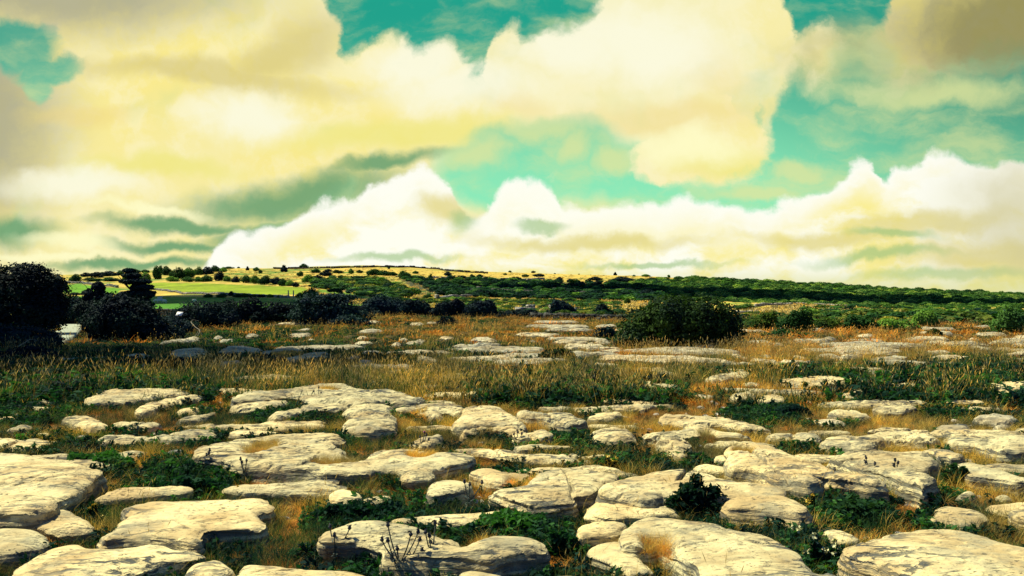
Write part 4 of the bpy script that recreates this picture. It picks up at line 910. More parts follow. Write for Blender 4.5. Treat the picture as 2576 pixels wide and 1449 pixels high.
# ---------------------------------------------------------------- trees and shrubs
def crown_mesh(name, lobes, n, leaf, mats, seed, twig=0.0, flat=1.0, fill=.35, gap=.28):
    """leaf faces spread through lumpy lobes, thinned where noise opens gaps"""
    rg = np.random.default_rng(seed); lobes = np.array(lobes, float)
    wt = (lobes[:, 3] * lobes[:, 4] + lobes[:, 4] * lobes[:, 5] + lobes[:, 3] * lobes[:, 5]); wt /= wt.sum()
    C, N = [], []
    while sum(map(len, C)) < n:
        m = n; i = rg.choice(len(lobes), m, p=wt); d = rg.normal(size=(m, 3)); d /= np.linalg.norm(d, axis=1)[:, None]
        L = lobes[i]; sz = L[:, 3:6].mean(1)
        bump = .93 + .22 * fbm(d[:, 0] * 2.6 + i * 7.1, d[:, 1] * 2.6, d[:, 2] * 2.6, seed=seed)
        r = np.where(rg.uniform(size=m) < fill, rg.uniform(.35, .9, m), 1 - np.abs(rg.normal(size=m)) * .10)
        r = r * bump * np.where(rg.uniform(size=m) < twig, rg.uniform(1.0, 1.32, m), 1)
        p = L[:, :3] + d * L[:, 3:6] * r[:, None]
        s = float(sz.mean())
        clump = fbm(p[:, 0] / s * 3.3, p[:, 1] / s * 3.3, p[:, 2] / s * 3.3 / flat, seed=seed + 3, octv=2)
        ok = (clump > -gap) & (p[:, 2] > .02)
        C.append(p[ok]); N.append((d / L[:, 3:6] * sz[:, None])[ok])
    c = np.concatenate(C)[:n]; nn = np.concatenate(N)[:n]
    nn = nn / (np.linalg.norm(nn, axis=1)[:, None] + 1e-9) * .8 + rg.normal(size=(n, 3)) * .45 + [0, 0, .35]
    v, f = leaf_quads(c, nn, leaf, rg, 1.45)
    me = mesh_np(name, v, [f]); 
    for m in (mats if isinstance(mats, list) else [mats]): me.materials.append(m)
    return me
def trunk_mesh(name, h, r, seed, limbs=5, spread=.5, lean=(0, 0)):
    rg = np.random.default_rng(seed); mb = MB()
    t = np.linspace(0, 1, 7); base = np.stack([lean[0] * t ** 1.5 + .04 * h * np.sin(t * 5 + seed), lean[1] * t + .03 * h * np.cos(t * 4), h * t - .1], 1)
    mb.tube(base, r * (1 - .75 * t), 7)
    for k in range(limbs):
        q = rg.uniform(.25, .9); s = base[int(q * 6)]; a = rg.uniform(0, 6.283); L = h * rg.uniform(.35, .7)
        e = s + np.array([math.cos(a) * spread * L + lean[0] * .4, math.sin(a) * spread * L, L * .55]); tt = np.linspace(0, 1, 5)[:, None]
        pts = s * (1 - tt) + e * tt + rg.normal(size=(5, 3)) * .04 * L * tt; mb.tube(pts, r * .42 * (1 - .8 * tt[:, 0]), 5)
    return mb.build(name, M_BARK)
def hero_tree(name, label, cat, x, y, lobes, n, leaf, m, seed, th, tr, group=None, **k):
    z = float(terrain(x, y)); e = empty(name, (x, y, z)); tag(e, label, cat, group)
    kk = {q: k.pop(q) for q in ('lean', 'limbs', 'spread') if q in k}
    link('trunk', trunk_mesh('trunk', th, tr, seed, **kk), e); link('crown', crown_mesh('crown', lobes, n, leaf, m, seed, **k), e)
    return e
def size_px(wpx, d): return wpx / 3264 * 2 * HW * d
def at_px(X, d): return float(su(X)) * d
def z_px(Y, d): return CAM_H + float(sv(Y)) * d
# the round hazel bush right of centre
d = 25.2; cx = at_px(2168, d + 1.4); W = size_px(385, d + 1.4); H_ = z_px(934, d + 1.2) 
hero_tree('hazel_bush', 'big round dark hazel bush standing alone in the grass right of centre', 'bush', cx, d + 1.4,
          [(0, 0, H_ * .46, W * .44, 1.5, H_ * .54), (-W * .30, .1, H_ * .34, W * .24, 1.1, H_ * .40), (W * .30, .0, H_ * .42, W * .23, 1.1, H_ * .48), (-W * .12, -.6, H_ * .62, W * .22, .9, H_ * .36), (W * .14, -.4, H_ * .66, W * .22, .9, H_ * .33), (W * .38, 0, H_ * .20, W * .15, .9, H_ * .24), (-W * .40, -.3, H_ * .16, W * .17, .9, H_ * .22)],
          30000, .075, M_HAZEL, 5, H_ * .6, .10, twig=.10, fill=.45, gap=.27)
# the dark trees and bushes on the left
d = 33.0
hero_tree('dark_tree', 'tall dark leafy tree at the left edge with twiggy top', 'tree', at_px(70, d), d,
          [(0, 0, 1.75, 1.35, 1.2, .95), (-1.0, .2, 1.7, 1.0, 1.1, .9), (.9, .1, 1.5, .9, 1.0, .9), (.25, 0, 2.35, .85, .8, .50), (-.55, 0, 2.35, .6, .7, .38), (1.1, 0, 2.0, .65, .7, .45), (0, -.3, .9, 1.5, 1.1, .8), (-1.7, 0, 1.3, 1.2, 1.2, 1.1), (.95, 0, .9, .8, .9, .7)],
          36000, .085, M_NAVY, 8, 2.2, .16, twig=.22, gap=.26)
d = 24.5
hero_tree('dark_bush', 'low wide dark bush in front of the tall tree at the left edge', 'bush', at_px(60, d), d,
          [(0, 0, .32, 1.15, .8, .40), (-.7, 0, .40, .9, .8, .36), (.55, .1, .30, .65, .6, .36)], 16000, .055, M_NAVY, 9, .6, .05, gap=.3, twig=.14)
d = 30
hero_tree('dark_bush', 'broad dark bush on the right side of the gravel path', 'bush', at_px(395, d), d,
          [(0, 0, .75, 1.25, 1.0, .75), (-.75, 0, .62, .65, .8, .62), (.85, .1, .42, .8, .8, .44), (-.35, 0, 1.15, .5, .6, .5), (1.45, .2, .22, .6, .7, .28), (.1, 0, 1.2, .4, .5, .35)], 30000, .07, M_NAVY, 10, 1.3, .08, gap=.28, twig=.16)
d = 44
hero_tree('pine_tree', 'dark windswept tree with layered flat branches rising behind the broad dark bush', 'tree', at_px(425, d), d,
          [(-.1, 0, 2.6, .5, .6, .14), (.1, 0, 2.3, .8, .8, .16), (.45, 0, 2.0, .55, .8, .18), (.35, 0, 1.65, .8, .8, .26), (-.3, 0, 1.5, .55, .8, .3), (.1, 0, 1.1, .9, .9, .5), (-.25, 0, 2.85, .3, .4, .12), (.0, 0, .6, 1.3, 1.0, .5)],
          24000, .10, M_NAVY, 11, 2.7, .12, flat=.4, gap=.24)
d = 40
hero_tree('dark_tree', 'narrow ragged dark shrub left of the windswept tree', 'tree', at_px(306, d), d,
          [(.1, 0, 1.95, .30, .34, .30), (-.25, 0, 1.6, .45, .4, .35), (.2, 0, 1.45, .55, .4, .4), (0, 0, .8, 1.2, .8, .8)], 14000, .08, M_NAVY, 12, 2.0, .07, gap=.3)
d = 46
hero_tree('dark_bush', 'dark bush behind the gravel path, between the two tallest left hand trees', 'bush', at_px(225, d), d,
          [(0, 0, .7, 1.3, 1.0, .85), (-1.2, 0, .9, 1.2, 1.0, .9), (1.2, 0, .55, 1.0, .9, .6)], 18000, .10, M_NAVY, 13, 1.2, .08, gap=.36)
HEDGE = [  # photo x, photo base y, width, height (source pixels), distance, label
 (505, 1075, 190, 80, 36, 'dark bush in the hedge, just right of the broad bush by the path'), (640, 1060, 210, 105, 42, 'dark bush in the hedge below the white information panel'),
 (745, 1055, 180, 105, 47, 'dark hedge bush with a pointed top right of the information panel'), (860, 1048, 200, 88, 48, 'low spreading dark hedge bush under the lit green field'),
 (960, 1046, 170, 82, 50, 'flat topped dark hedge bush left of the tallest hedge tree'), (1050, 1052, 190, 118, 46, 'tallest dark tree in the hedge, windswept, left of centre'),
 (1110, 1046, 100, 45, 44, 'small round dark bush at the right foot of the tallest hedge tree'), (1140, 1004, 110, 34, 62, 'low dark bush at the hedge gap, below the field corner'),
 (1235, 1004, 190, 62, 64, 'dark bush behind the low wall left of centre, touching the green field'), (1330, 1004, 120, 50, 64, 'green topped dark bush behind the low wall near the centre'),
 (1410, 1004, 75, 42, 61, 'first of three round black bushes along the low wall in the centre'), (1455, 1004, 85, 55, 61, 'second of three round black bushes along the low wall in the centre'),
 (1525, 1004, 130, 50, 61, 'third and widest of three round black bushes along the low wall in the centre'), (1427, 1040, 60, 32, 45, 'small black bush standing in the grass below the three round black bushes'),
 (1790, 1010, 90, 55, 62, 'dark upright bush on the wall line left of the hazel bush'), (1920, 1012, 60, 42, 62, 'dark conical bush on the wall line closest to the hazel bush'),
 (1650, 1010, 150, 24, 60, 'low strip of dark bramble at the foot of the wall in the centre'), (2540, 1045, 110, 62, 36, 'dark round bush with lit green flank right of the hazel bush'),
 (2440, 1035, 90, 45, 38, 'light green bush between the hazel bush and the dark round bush'), (2950, 1030, 80, 45, 42, 'dark upright bush in the scrub far right'),
 (3235, 1052, 130, 78, 34, 'dark bush cut by the right edge of the view'), (2640, 1050, 110, 40, 38, 'low pale green bush, first of the long row on the right'), (2740, 1050, 130, 44, 38, 'low green bush, second of the long row on the right'),
 (2830, 1050, 120, 38, 38, 'low green bush, third of the long row on the right'), (2900, 1048, 70, 24, 38, 'small low green bush ending the long row on the right'), (2977, 1070, 46, 20, 33, 'tiny dark bush on the pale pavement at the far right'),
 (1930, 1075, 80, 34, 31, 'small dark bush leaning on the left flank of the hazel bush'), (2500, 1068, 130, 22, 32, 'low green brambles in front of the dark round bush on the right')]
for i, (X, Y, wp, hp, d, lab) in enumerate(HEDGE):
    lit = ('green' in lab and X > 2000); mm = M_SCRUB if 'pale' in lab or 'light green' in lab else (M_SHRUB if (lit or X > 2300) else M_NAVY)
    W = size_px(wp, d) * (1.25 if 'hedge' in lab else 1); rg_ = random.Random(i)
    zt = z_px(Y - hp, d); x = at_px(X, d); z0 = float(terrain(x, d)); Hh = max(.3, zt - z0)
    lob = [(0, 0, Hh * .45, W * .34, W * .28, Hh * .5)]
    for k in range(7):
        q = (k - 3) / 3; hh = Hh * (rg_.uniform(.55, 1.05) if abs(q) < .9 else rg_.uniform(.4, .6)); lob.append((q * W * .36, rg_.uniform(-.2, .2) * W * .5, hh * .5, W * rg_.uniform(.14, .24), W * .2, hh * .52))
    if 'windswept' in lab: lob += [(.1 * W, 0, Hh * .88, W * .30, W * .2, Hh * .10), (-.1 * W, 0, Hh * .74, W * .36, W * .25, Hh * .12)]
    n = int(min(14000, 2500 + W * Hh * 1700))
    hero_tree('bush', lab, 'bush', x, d, lob, n, max(.06, d * .0021), mm, 200 + i, Hh * .6, .05, 'bushes round the edge of the pavement', limbs=4, gap=.30, twig=.14)
# small junipers and shrubs standing in the pavement
LOW = [(1775, 1148, 125, 42, 'spreading dark juniper in the golden grass, left of and nearer than the hazel bush', M_HAZEL), (2435, 1210, 90, 38, 'small black juniper beside the tilted slab on the right', M_NAVY), (2980, 1295, 190, 46, 'dark green shrub under the thin capping slab on the right', M_HERB),
       (560, 1185, 150, 48, 'dark bramble in the long grass left of centre', M_NAVY), (60, 1160, 220, 60, 'dark thicket at the left edge of the grass', M_NAVY), (170, 1240, 150, 70, 'mid green bramble beside the grass capped slab on the left', M_HERB), (2530, 1330, 120, 45, 'dark heather clump left of the thin ragged slab on the right', M_HERB),
       (885, 1175, 60, 45, 'small dark fern clump in the long grass left of centre', M_NAVY)]
for i, (X, Y, wp, hp, lab, mm) in enumerate(LOW):
    x, d = plane_hit(X, Y, .02); x, d = float(x), float(d); W = size_px(wp, d); Hh = size_px(hp, d)
    lob = [(0, .1, Hh * .4, W * .42, W * .3, Hh * .5), (-W * .25, 0, Hh * .3, W * .24, W * .2, Hh * .4), (W * .25, 0, Hh * .35, W * .26, W * .2, Hh * .45), (W * .05, 0, Hh * .6, W * .2, W * .18, Hh * .36)]
    hero_tree('low_shrub', lab, 'shrub', x, d + W * .2, lob, 5500, max(.03, d * .0022), mm, 300 + i, Hh * .5, .02, limbs=4, twig=.1, gap=.34)

# hillside shrubs: six patterns, copied with their own size
def pattern(seed, m, kind):
    rg_ = random.Random(seed); lob = [(0, 0, .42, .36, .34, .44)]
    for k in range(7):
        a = k / 7 * 6.28; lob.append((math.cos(a) * .28, math.sin(a) * .26, rg_.uniform(.26, .5), rg_.uniform(.15, .24), rg_.uniform(.15, .24), rg_.uniform(.24, .40)))
    lob.append((rg_.uniform(-.15, .15), 0, .75, .22, .22, .22))
    return crown_mesh('shrub', lob, 2600, .062, m, seed, twig=.04, fill=.35, gap=.45)
PAT = [pattern(500 + k, M_SHRUB, k) for k in range(5)] + [pattern(510, M_NAVY, 0), pattern(511, M_NAVY, 1)] + [pattern(512, M_SCRUB, 2), pattern(513, M_SCRUB, 3)]
S4 = '960,310,160,90 1230,260,170,70 1100,250,200,50 1400,240,250,60 1530,230,120,60 1720,210,150,60 1850,200,120,40 1180,310,240,45 1420,310,240,50 1620,300,140,70 1830,310,180,110 2000,280,140,160 2120,230,160,110 2250,270,200,130 2400,260,200,120 2520,230,120,100 2200,310,180,60 2400,315,200,60 2540,310,120,60 960,480,220,30 1380,485,180,30 1560,480,120,40 1300,230,120,40 2040,215,90,100'
S5 = '60,220,180,90 170,190,140,80 270,190,100,60 340,150,160,30 220,300,140,120 60,310,160,80 320,310,120,70 430,320,120,70 560,330,160,90 680,340,140,100 800,350,180,110 940,350,160,90 1030,365,120,90 1120,370,120,70 1190,380,100,60 690,180,90,50 745,205,60,45 580,170,50,50 1045,190,110,85 1295,140,120,55 1250,245,90,60 1350,320,170,95 1480,310,110,80 1450,200,150,50 1575,240,170,65 1610,190,110,40 1730,205,140,40 1790,265,100,35 1900,215,100,65 2010,205,100,40 2180,225,180,55 2350,235,220,60 2450,240,120,40 2560,270,80,80 1660,380,160,70 1780,400,120,50 1480,375,140,40 1700,340,120,50 2000,420,120,40 2100,490,240,40 2320,520,140,60 2200,590,200,80 1370,500,200,100 1250,512,140,60 1440,522,140,80 1820,560,200,60 370,500,80,60 250,512,160,45 80,512,160,45 450,512,140,45 560,510,120,45 650,512,100,35 750,512,120,40 870,515,120,40 1000,516,100,35 465,132,40,20 2120,240,30,25 2380,150,30,30'
SR2 = '450,180,140,40 680,205,100,50 760,170,60,20 870,220,40,45 1000,185,60,30 1185,205,50,30 1465,158,25,15 1680,195,90,25 1580,195,60,20 1430,180,30,15 1240,200,60,25 1800,165,20,8 2250,175,30,25 1080,300,120,50 1150,285,140,40 1210,265,80,30 2000,270,100,40 2120,260,60,40 2240,300,140,60 2350,330,120,50 2420,290,140,50 2500,350,150,60 2100,220,120,25 2300,235,200,40 2520,230,120,30 1500,245,60,20 1835,220,50,25 1910,235,50,25 260,380,100,40 530,360,80,40 850,360,80,40 1660,360,120,30 2340,395,60,45 1850,450,70,45 2160,500,90,45 2250,450,80,35 1980,172,18,8 2390,190,30,12 1640,165,36,16 560,130,24,12 830,128,24,8 2050,300,80,30 1340,240,50,20 620,380,120,30 720,410,140,30 1180,400,160,26 1400,420,150,26 1560,450,120,24 1980,470,140,36 1900,375,120,22 2080,380,140,26 1300,470,60,30'
SR3 = '760,382,140,40 1240,380,60,28 1600,392,100,30 270,165,24,16 120,168,60,14 420,182,120,24 620,200,160,26 770,212,100,24 930,212,110,20 2490,290,80,20 1100,440,140,30 1350,440,120,28 1500,430,140,26 1700,440,140,30 1850,430,110,28 2100,450,160,40 2280,460,150,44 2420,450,110,40 900,480,150,50 830,430,110,26'
BIGS = []
for tf, s, zn in ((t4, S4, 'far left fields'), (t5, S5, 'green fields left of centre'), (r2, SR2, 'golden hillside in the centre'), (r3, SR3, 'wooded slope on the right')):
    n = P(s.replace(' ', ';')) if False else [tuple(float(q) for q in g.split(',')) for g in s.split()]
    items = []
    for (a, b, wq, hq) in n:
        (X, Y), (X2, _), (_, Y2) = tf([(a, b), (a + wq, b), (a, b - hq)])
        items.append((X, Y, X2 - X, Y - Y2))
    items.sort()
    for k, (X, Y, wp, hp) in enumerate(items):
        g = ground_hit(X, Y); d = g[1]; W = size_px(wp, d) * 1.12; Hh = size_px(hp, d) * 1.12; rr = random.Random(int(X * 7 + Y))
        pi = rr.randrange(5)
        if tf in (r2, r3) and 890 < Y < 960 and 1400 < X < 2400: pi = rr.choice([5, 6, 0])
        elif rr.random() < .2: pi = rr.choice([5, 6])
        elif Y > 955 and X > 1200: pi = rr.choice([7, 8, 0, 1])
        o = link('shrub', PAT[pi], None, (g[0], g[1], g[2] - Hh * .06)); o.scale = (W, W * rr.uniform(.8, 1.1), Hh * 1.08); o.rotation_euler = (0, 0, rr.uniform(0, 6.28))
        shape = 'tall rounded' if hp > .75 * wp else ('low spreading' if hp < .35 * wp else 'rounded')
        tag(o, '%s green shrub on the %s, %s from the left' % (shape, zn, WORDS[k]), 'shrub', 'shrubs scattered over the hillside')
# windswept trees in the fields
for tf, (a, b, wq, hq), lab in ((t5, (1690, 500, 220, 100), 'windswept thorn tree with an open trunk beside the green field'), (t5, (2400, 300, 10, 10), ''), (r3, (268, 170, 22, 20), 'lone tiny tree standing on the skyline right of centre')):
    if not lab: continue
    (X, Y), (X2, _), (_, Y2) = tf([(a, b), (a + wq, b), (a, b - hq)]); g = ground_hit(X, Y); W = size_px(X2 - X, g[1]); Hh = size_px(Y - Y2, g[1])
    hero_tree('thorn_tree', lab, 'tree', g[0], g[1], [(0, 0, Hh * .75, W * .3, W * .3, Hh * .25), (-W * .25, 0, Hh * .68, W * .22, W * .2, Hh * .2), (W * .25, 0, Hh * .6, W * .22, W * .2, Hh * .22), (W * .4, 0, Hh * .4, W * .12, W * .15, Hh * .2)], 4000, W * .035, M_SHRUB, 77, Hh * .7, W * .03, gap=.2)

# ---------------------------------------------------------------- woods and scrub (masses)
def fill_poly(poly, n, seed, smin, smax):
    poly = np.array(poly); rg = np.random.default_rng(seed); o = []
    x0, y0 = poly.min(0); x1, y1 = poly.max(0)
    X = rg.uniform(x0, x1, n * 3); Y = rg.uniform(y0, y1, n * 3); k = inside(X, Y, poly); X, Y = X[k][:n], Y[k][:n]
    k = np.ones(len(X), bool)
    for fp, _ in fields[:5]: k &= ~inside(X, Y, fp)
    X, Y = X[k], Y[k]; g = np.array([ground_hit(a, b) for a, b in zip(X, Y)])
    return g, rg
WOODP = [r3([(640, 180), (800, 190), (1300, 225), (1800, 255), (2100, 272), (2576, 285), (2576, 470), (2300, 460), (1900, 430), (1500, 370), (1000, 345), (560, 330), (250, 330), (0, 320), (0, 215), (250, 190)])]
g, rg = fill_poly(WOODP[0], 3400, 3, 2, 5)
s = rg.uniform(2.2, 5.4, len(g)) * np.clip(g[:, 1] / 300, .3, 1.7); sc = np.stack([s, s, s * rg.uniform(.25, .45, len(g))], 1)
WP = [crown_mesh('wood_crown', [(0, 0, .42, .36, .34, .44), (.25, 0, .35, .22, .22, .34), (-.25, .1, .35, .22, .22, .34), (0, -.25, .4, .22, .22, .3), (0, .25, .5, .22, .22, .32), (.05, 0, .75, .2, .2, .2)], 900, .10, M_WOOD, 600 + k, fill=.2, gap=.5) for k in range(3)]
scatter('woodland', 'dense green hazel wood covering the long slope on the right', 'woodland', g - [0, 0, .4], sc, rg.integers(0, 3, len(g)), WP, .04, 8)
# low scrub
SCR = [r3([(720, 410), (1000, 420), (1300, 400), (1700, 430), (2576, 470), (2576, 520), (2200, 475), (1900, 480), (1300, 470), (1150, 490), (740, 520)]),
       r2([(280, 420), (700, 370), (1200, 370), (1700, 380), (2300, 400), (2300, 500), (1800, 500), (1350, 480), (900, 400), (500, 440)]),
       r2([(0, 200), (450, 200), (620, 260), (760, 330), (620, 380), (300, 340), (0, 290)]),
       r2([(650, 200), (2576, 250), (2576, 380), (1900, 370), (1000, 345)]), r3([(1100, 375), (1560, 370), (2576, 430), (2576, 480), (1200, 460)])]
SP = [crown_mesh('scrub_tuft', [(0, 0, .3, .42, .42, .34), (.25, 0, .25, .25, .25, .25), (-.2, .2, .25, .25, .25, .28)], 420, .12, m, 620 + k, fill=.3, gap=.4) for k, m in enumerate((M_SCRUB, M_SHRUB, M_HERB))]
gs, ss, kk = [], [], []
for i, (poly, n, probs, sz) in enumerate(((SCR[0], 700, (.45, .45, .1), 1.0), (SCR[1], 1100, (.5, .35, .15), 1.4), (SCR[2], 480, (.25, .6, .15), 2.0), (SCR[3], 800, (0, .25, .75), 2.4), (SCR[4], 600, (.3, .6, .1), 1.7))):
    g, rg = fill_poly(poly, n, 30 + i, 1, 2); s = rg.uniform(.5, 1.5, len(g)) * sz * np.clip(g[:, 1] / 130, .8, 1.7); gs.append(g); ss.append(np.stack([s, s, s * rg.uniform(.35, .6, len(g))], 1)); kk.append(rg.choice(3, len(g), p=probs))
scatter('hillside_scrub', 'knee high scrub and bracken spread over the slopes beyond the wall', 'scrub', np.concatenate(gs), np.concatenate(ss), np.concatenate(kk), SP, .05, 9)
# rough pasture tufts on the open hill
HG = [blade_mesh('hill_tuft', 30, .5, .2, .5, .10, .4, [m], 640 + k) for k, m in enumerate((M_SEED, M_STRAW, M_GREEN))]
poly = r2([(-1000, 150), (400, 125), (1100, 160), (2576, 190), (2576, 470), (1300, 480), (300, 420), (-400, 250)])
g, rg = fill_poly(poly, 4200, 60, 1, 2); g2_, _ = fill_poly(r3([(700, 400), (1100, 345), (1560, 365), (2100, 440), (1100, 440)]), 900, 61, 1, 2); g = np.vstack([g, g2_]); scatter('hill_grass', 'coarse golden pasture grass on the open hillside', 'pasture grass', g, np.outer(rg.uniform(.9, 2.2, len(g)), [1, 1, .55]), rg.choice(3, len(g), p=(.55, .3, .15)), HG, .1, 10)

# ---------------------------------------------------------------- dry stone walls
def stone_mesh(mb, c, s, rg, m=0):
    a = rg.uniform(0, 3.14); ca, sa = math.cos(a), math.sin(a)
    v = np.array([[x, y, z] for x in (-1, 1) for y in (-1, 1) for z in (-1, 1)], float) * (1 + rg.normal(size=(8, 3)) * .2) * s * .5
    v = np.stack([v[:, 0] * ca - v[:, 1] * sa, v[:, 0] * sa + v[:, 1] * ca, v[:, 2]], 1) + c
    mb.add(v, np.array([[0, 1, 3, 2], [4, 6, 7, 5], [0, 4, 5, 1], [2, 3, 7, 6], [0, 2, 6, 4], [1, 5, 7, 3]]), m)
def wall(name, label, cat, px, h, stone, m, seed, group='dry stone walls', rag=.3):
    rg = np.random.default_rng(seed); g = np.array([ground_hit(a, b) for a, b in px]); o3 = g[0].copy(); mb = MB()
    for a, b in zip(g[:-1], g[1:]):
        L = np.linalg.norm(b[:2] - a[:2]); n = max(1, int(L / (stone * .85)))
        for i in range(n):
            q = (i + .5) / n; x, y = a[0] * (1 - q) + b[0] * q, a[1] * (1 - q) + b[1] * q; z = float(terrain(x, y)); hh = h * (1 + rag * float(fbm(x / 3, y / 3, seed=seed)))
            for k in range(max(1, int(round(hh / (stone * .62))))):
                if rg.uniform() < .06: continue
                stone_mesh(mb, np.array([x, y, z]) - o3 + [rg.normal() * stone * .1, rg.normal() * stone * .12, (k + .45) * stone * .62], np.array([stone * 1.05, stone * 1.2, stone * .72]) * rg.uniform(.7, 1.2), rg)
    o = link(name, mb.build(name, m), None, tuple(o3)); return tag(o, label, cat, group, 'thing')
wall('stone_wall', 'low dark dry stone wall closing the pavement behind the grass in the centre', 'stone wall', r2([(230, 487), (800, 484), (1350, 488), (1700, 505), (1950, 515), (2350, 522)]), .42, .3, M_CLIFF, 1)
wall('stone_wall', 'dark dry stone wall behind the white information panel', 'stone wall', t4([(1800, 745), (2100, 745), (2420, 752)]), .6, .3, M_CLIFF, 2)
wall('stone_wall', 'sunlit stone wall above the small bright green field on the far left', 'stone wall', t4([(800, 325), (950, 335), (1050, 338), (1250, 360), (1500, 392)]), .8, .5, M_STONE, 3)
wall('stone_wall', 'broken stone wall between the two green fields on the left', 'stone wall', t4([(1890, 415), (2000, 420), (2150, 440), (2576, 470), (2850, 478), (3150, 490), (3500, 512), (3676, 518)]), .5, .4, M_STONE, 4)
wall('stone_wall', 'pale tumbled stone heap in the bright scrub in the centre', 'stone wall', r2([(1500, 475), (1570, 470), (1640, 466)]), .7, .45, M_STONE, 5)
wall('stone_wall', 'pale stone wall fragment under a round bush left of the hazel bush', 'stone wall', r2([(1770, 462), (1860, 468), (1960, 470)]), .7, .42, M_STONE, 6)
wall('stone_wall', 'white stone wall crowning the bright bank in the centre', 'stone wall', r2([(920, 372), (1040, 352), (1150, 350), (1260, 350)]), .8, .6, M_STONE, 7)
wall('stone_wall', 'pale low wall directly right of the hazel bush', 'stone wall', r3([(700, 412), (850, 408), (980, 410), (1090, 408)]), .3, .24, M_STONE, 8)
wall('stone_wall', 'thin wall along the foot of the wood on the right', 'stone wall', r3([(830, 362), (1000, 352), (1200, 354), (1400, 364), (1570, 372)]), .45, .35, M_STONE, 9)
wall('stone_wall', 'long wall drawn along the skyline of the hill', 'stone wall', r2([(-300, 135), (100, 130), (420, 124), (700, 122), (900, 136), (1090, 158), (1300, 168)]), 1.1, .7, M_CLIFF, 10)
wall('stone_wall', 'stony terrace line high on the golden hillside', 'stone wall', r2([(880, 205), (1100, 208), (1500, 218), (1720, 216)]), .8, .8, M_STONE, 11)
0 and wall('stone_wall', 'light wall crossing the upper edge of the wood on the right', 'stone wall', r3([(460, 215), (700, 215), (900, 226), (1050, 232)]), .9, .8, M_STONE, 12)
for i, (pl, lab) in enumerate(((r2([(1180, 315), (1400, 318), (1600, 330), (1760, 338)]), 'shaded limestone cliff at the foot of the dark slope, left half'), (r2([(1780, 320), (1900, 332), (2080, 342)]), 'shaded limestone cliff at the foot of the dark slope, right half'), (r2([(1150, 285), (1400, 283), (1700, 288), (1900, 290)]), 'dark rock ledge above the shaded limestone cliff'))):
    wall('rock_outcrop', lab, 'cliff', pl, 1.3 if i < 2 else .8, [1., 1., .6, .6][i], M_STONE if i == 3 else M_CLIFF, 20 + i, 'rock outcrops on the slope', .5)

# ---------------------------------------------------------------- small things
g = ground_hit(566, 1006); d = 40.0; x = at_px(571, d); zt = z_px(1000, d); z0 = float(terrain(x, d))
e = empty('information_panel', (x, d, z0)); tag(e, 'slanted white information panel on short posts before the dark hedge', 'sign')
mb = MB(); c, sn = math.cos(R(50)), math.sin(R(50)); w2_, l2 = .15, .11; hz = zt - z0
q = [(-w2_, -l2 * c, -l2 * sn), (w2_ * .8, -l2 * c, -l2 * sn), (w2_ * 1.1, l2 * c, l2 * sn), (-w2_ * .7, l2 * c, l2 * sn)]
v = np.array(q + [(a, b + .03, z_ - .03) for a, b, z_ in q]) + [0, 0, hz]
mb.add(v, np.array([[0, 1, 2, 3], [7, 6, 5, 4], [0, 4, 5, 1], [1, 5, 6, 2], [2, 6, 7, 3], [3, 7, 4, 0]])); link('panel', mb.build('panel', plain('white_board', (.95, .95, .86), .35, .02)), e)
for sx in (-.1, .1):
    mb = MB(); mb.tube([(sx, .03, -.1), (sx, .03, hz - .02)], [.03, .03], 8); link('post', mb.build('post', M_BARK), e)
# two round road signs showing above the shrubs at the right
for X, Y, d, lab in ((3200, 993, 62, 'left of two round white road signs with red rims, far right'), (3214.5, 992, 63.5, 'right of two round white road signs with red rims, far right')):
    x = at_px(X, d); zc = z_px(Y, d); z0 = float(terrain(x, d)); e = empty('road_sign', (x, d, z0)); tag(e, lab, 'road sign', 'round road signs'); r = size_px(6.3, d); zz = zc - z0
    def disc(r0, yo, m, nm, inner=0):
        mb = MB(); a = np.linspace(0, 2 * math.pi, 33)[:-1]; ro = np.stack([np.cos(a) * r0, 0 * a + yo, np.sin(a) * r0 + zz], 1)
        if inner:
            ri = np.stack([np.cos(a) * inner, 0 * a + yo, np.sin(a) * inner + zz], 1); k = np.arange(32); mb.add(np.vstack([ro, ri, ro + [0, .02, 0], ri + [0, .02, 0]]), np.vstack([np.stack([k, (k + 1) % 32, 32 + (k + 1) % 32, 32 + k], 1), np.stack([k, 64 + k, 64 + (k + 1) % 32, (k + 1) % 32], 1), np.stack([64 + k, 96 + k, 96 + (k + 1) % 32, 64 + (k + 1) % 32], 1)]))
        else:
            b = ro + [0, .02, 0]; k = np.arange(32); mb.add(np.vstack([ro, b]), np.stack([k, 32 + k, 32 + (k + 1) % 32, (k + 1) % 32], 1)); mb.add(ro, k[None]); mb.add(b, k[::-1][None])
        return link(nm, mb.build(nm, m), e)
    disc(r, 0, plain('white_sign', (.85, .85, .72), .5, .03), 'face'); disc(r * 1.18, .001, plain('red_rim', (.30, .06, .03), .5, .05), 'rim', r * 1.0)
    mb = MB(); mb.tube([(0, .05, -.2), (0, .05, zz + r)], [.035, .035], 8); link('post', mb.build('post', plain('grey_post', (.2, .2, .2), .5)), e)
# gate posts in the wall between the fields
for a, b, lab in ((1100, 517, 'left wooden gate post in the wall between the fields'), (1165, 520, 'right wooden gate post in the wall between the fields')):
    g = ground_hit(*t5([(a, b)])[0]); mb = MB(); mb.tube([(0, 0, -.2), (0.02, 0, .8), (0, 0, 1.5)], [.14, .13, .11], 7)
    tag(link('gate_post', mb.build('gate_post', M_DEAD), None, tuple(g)), lab, 'gate post', 'gate posts between the fields')
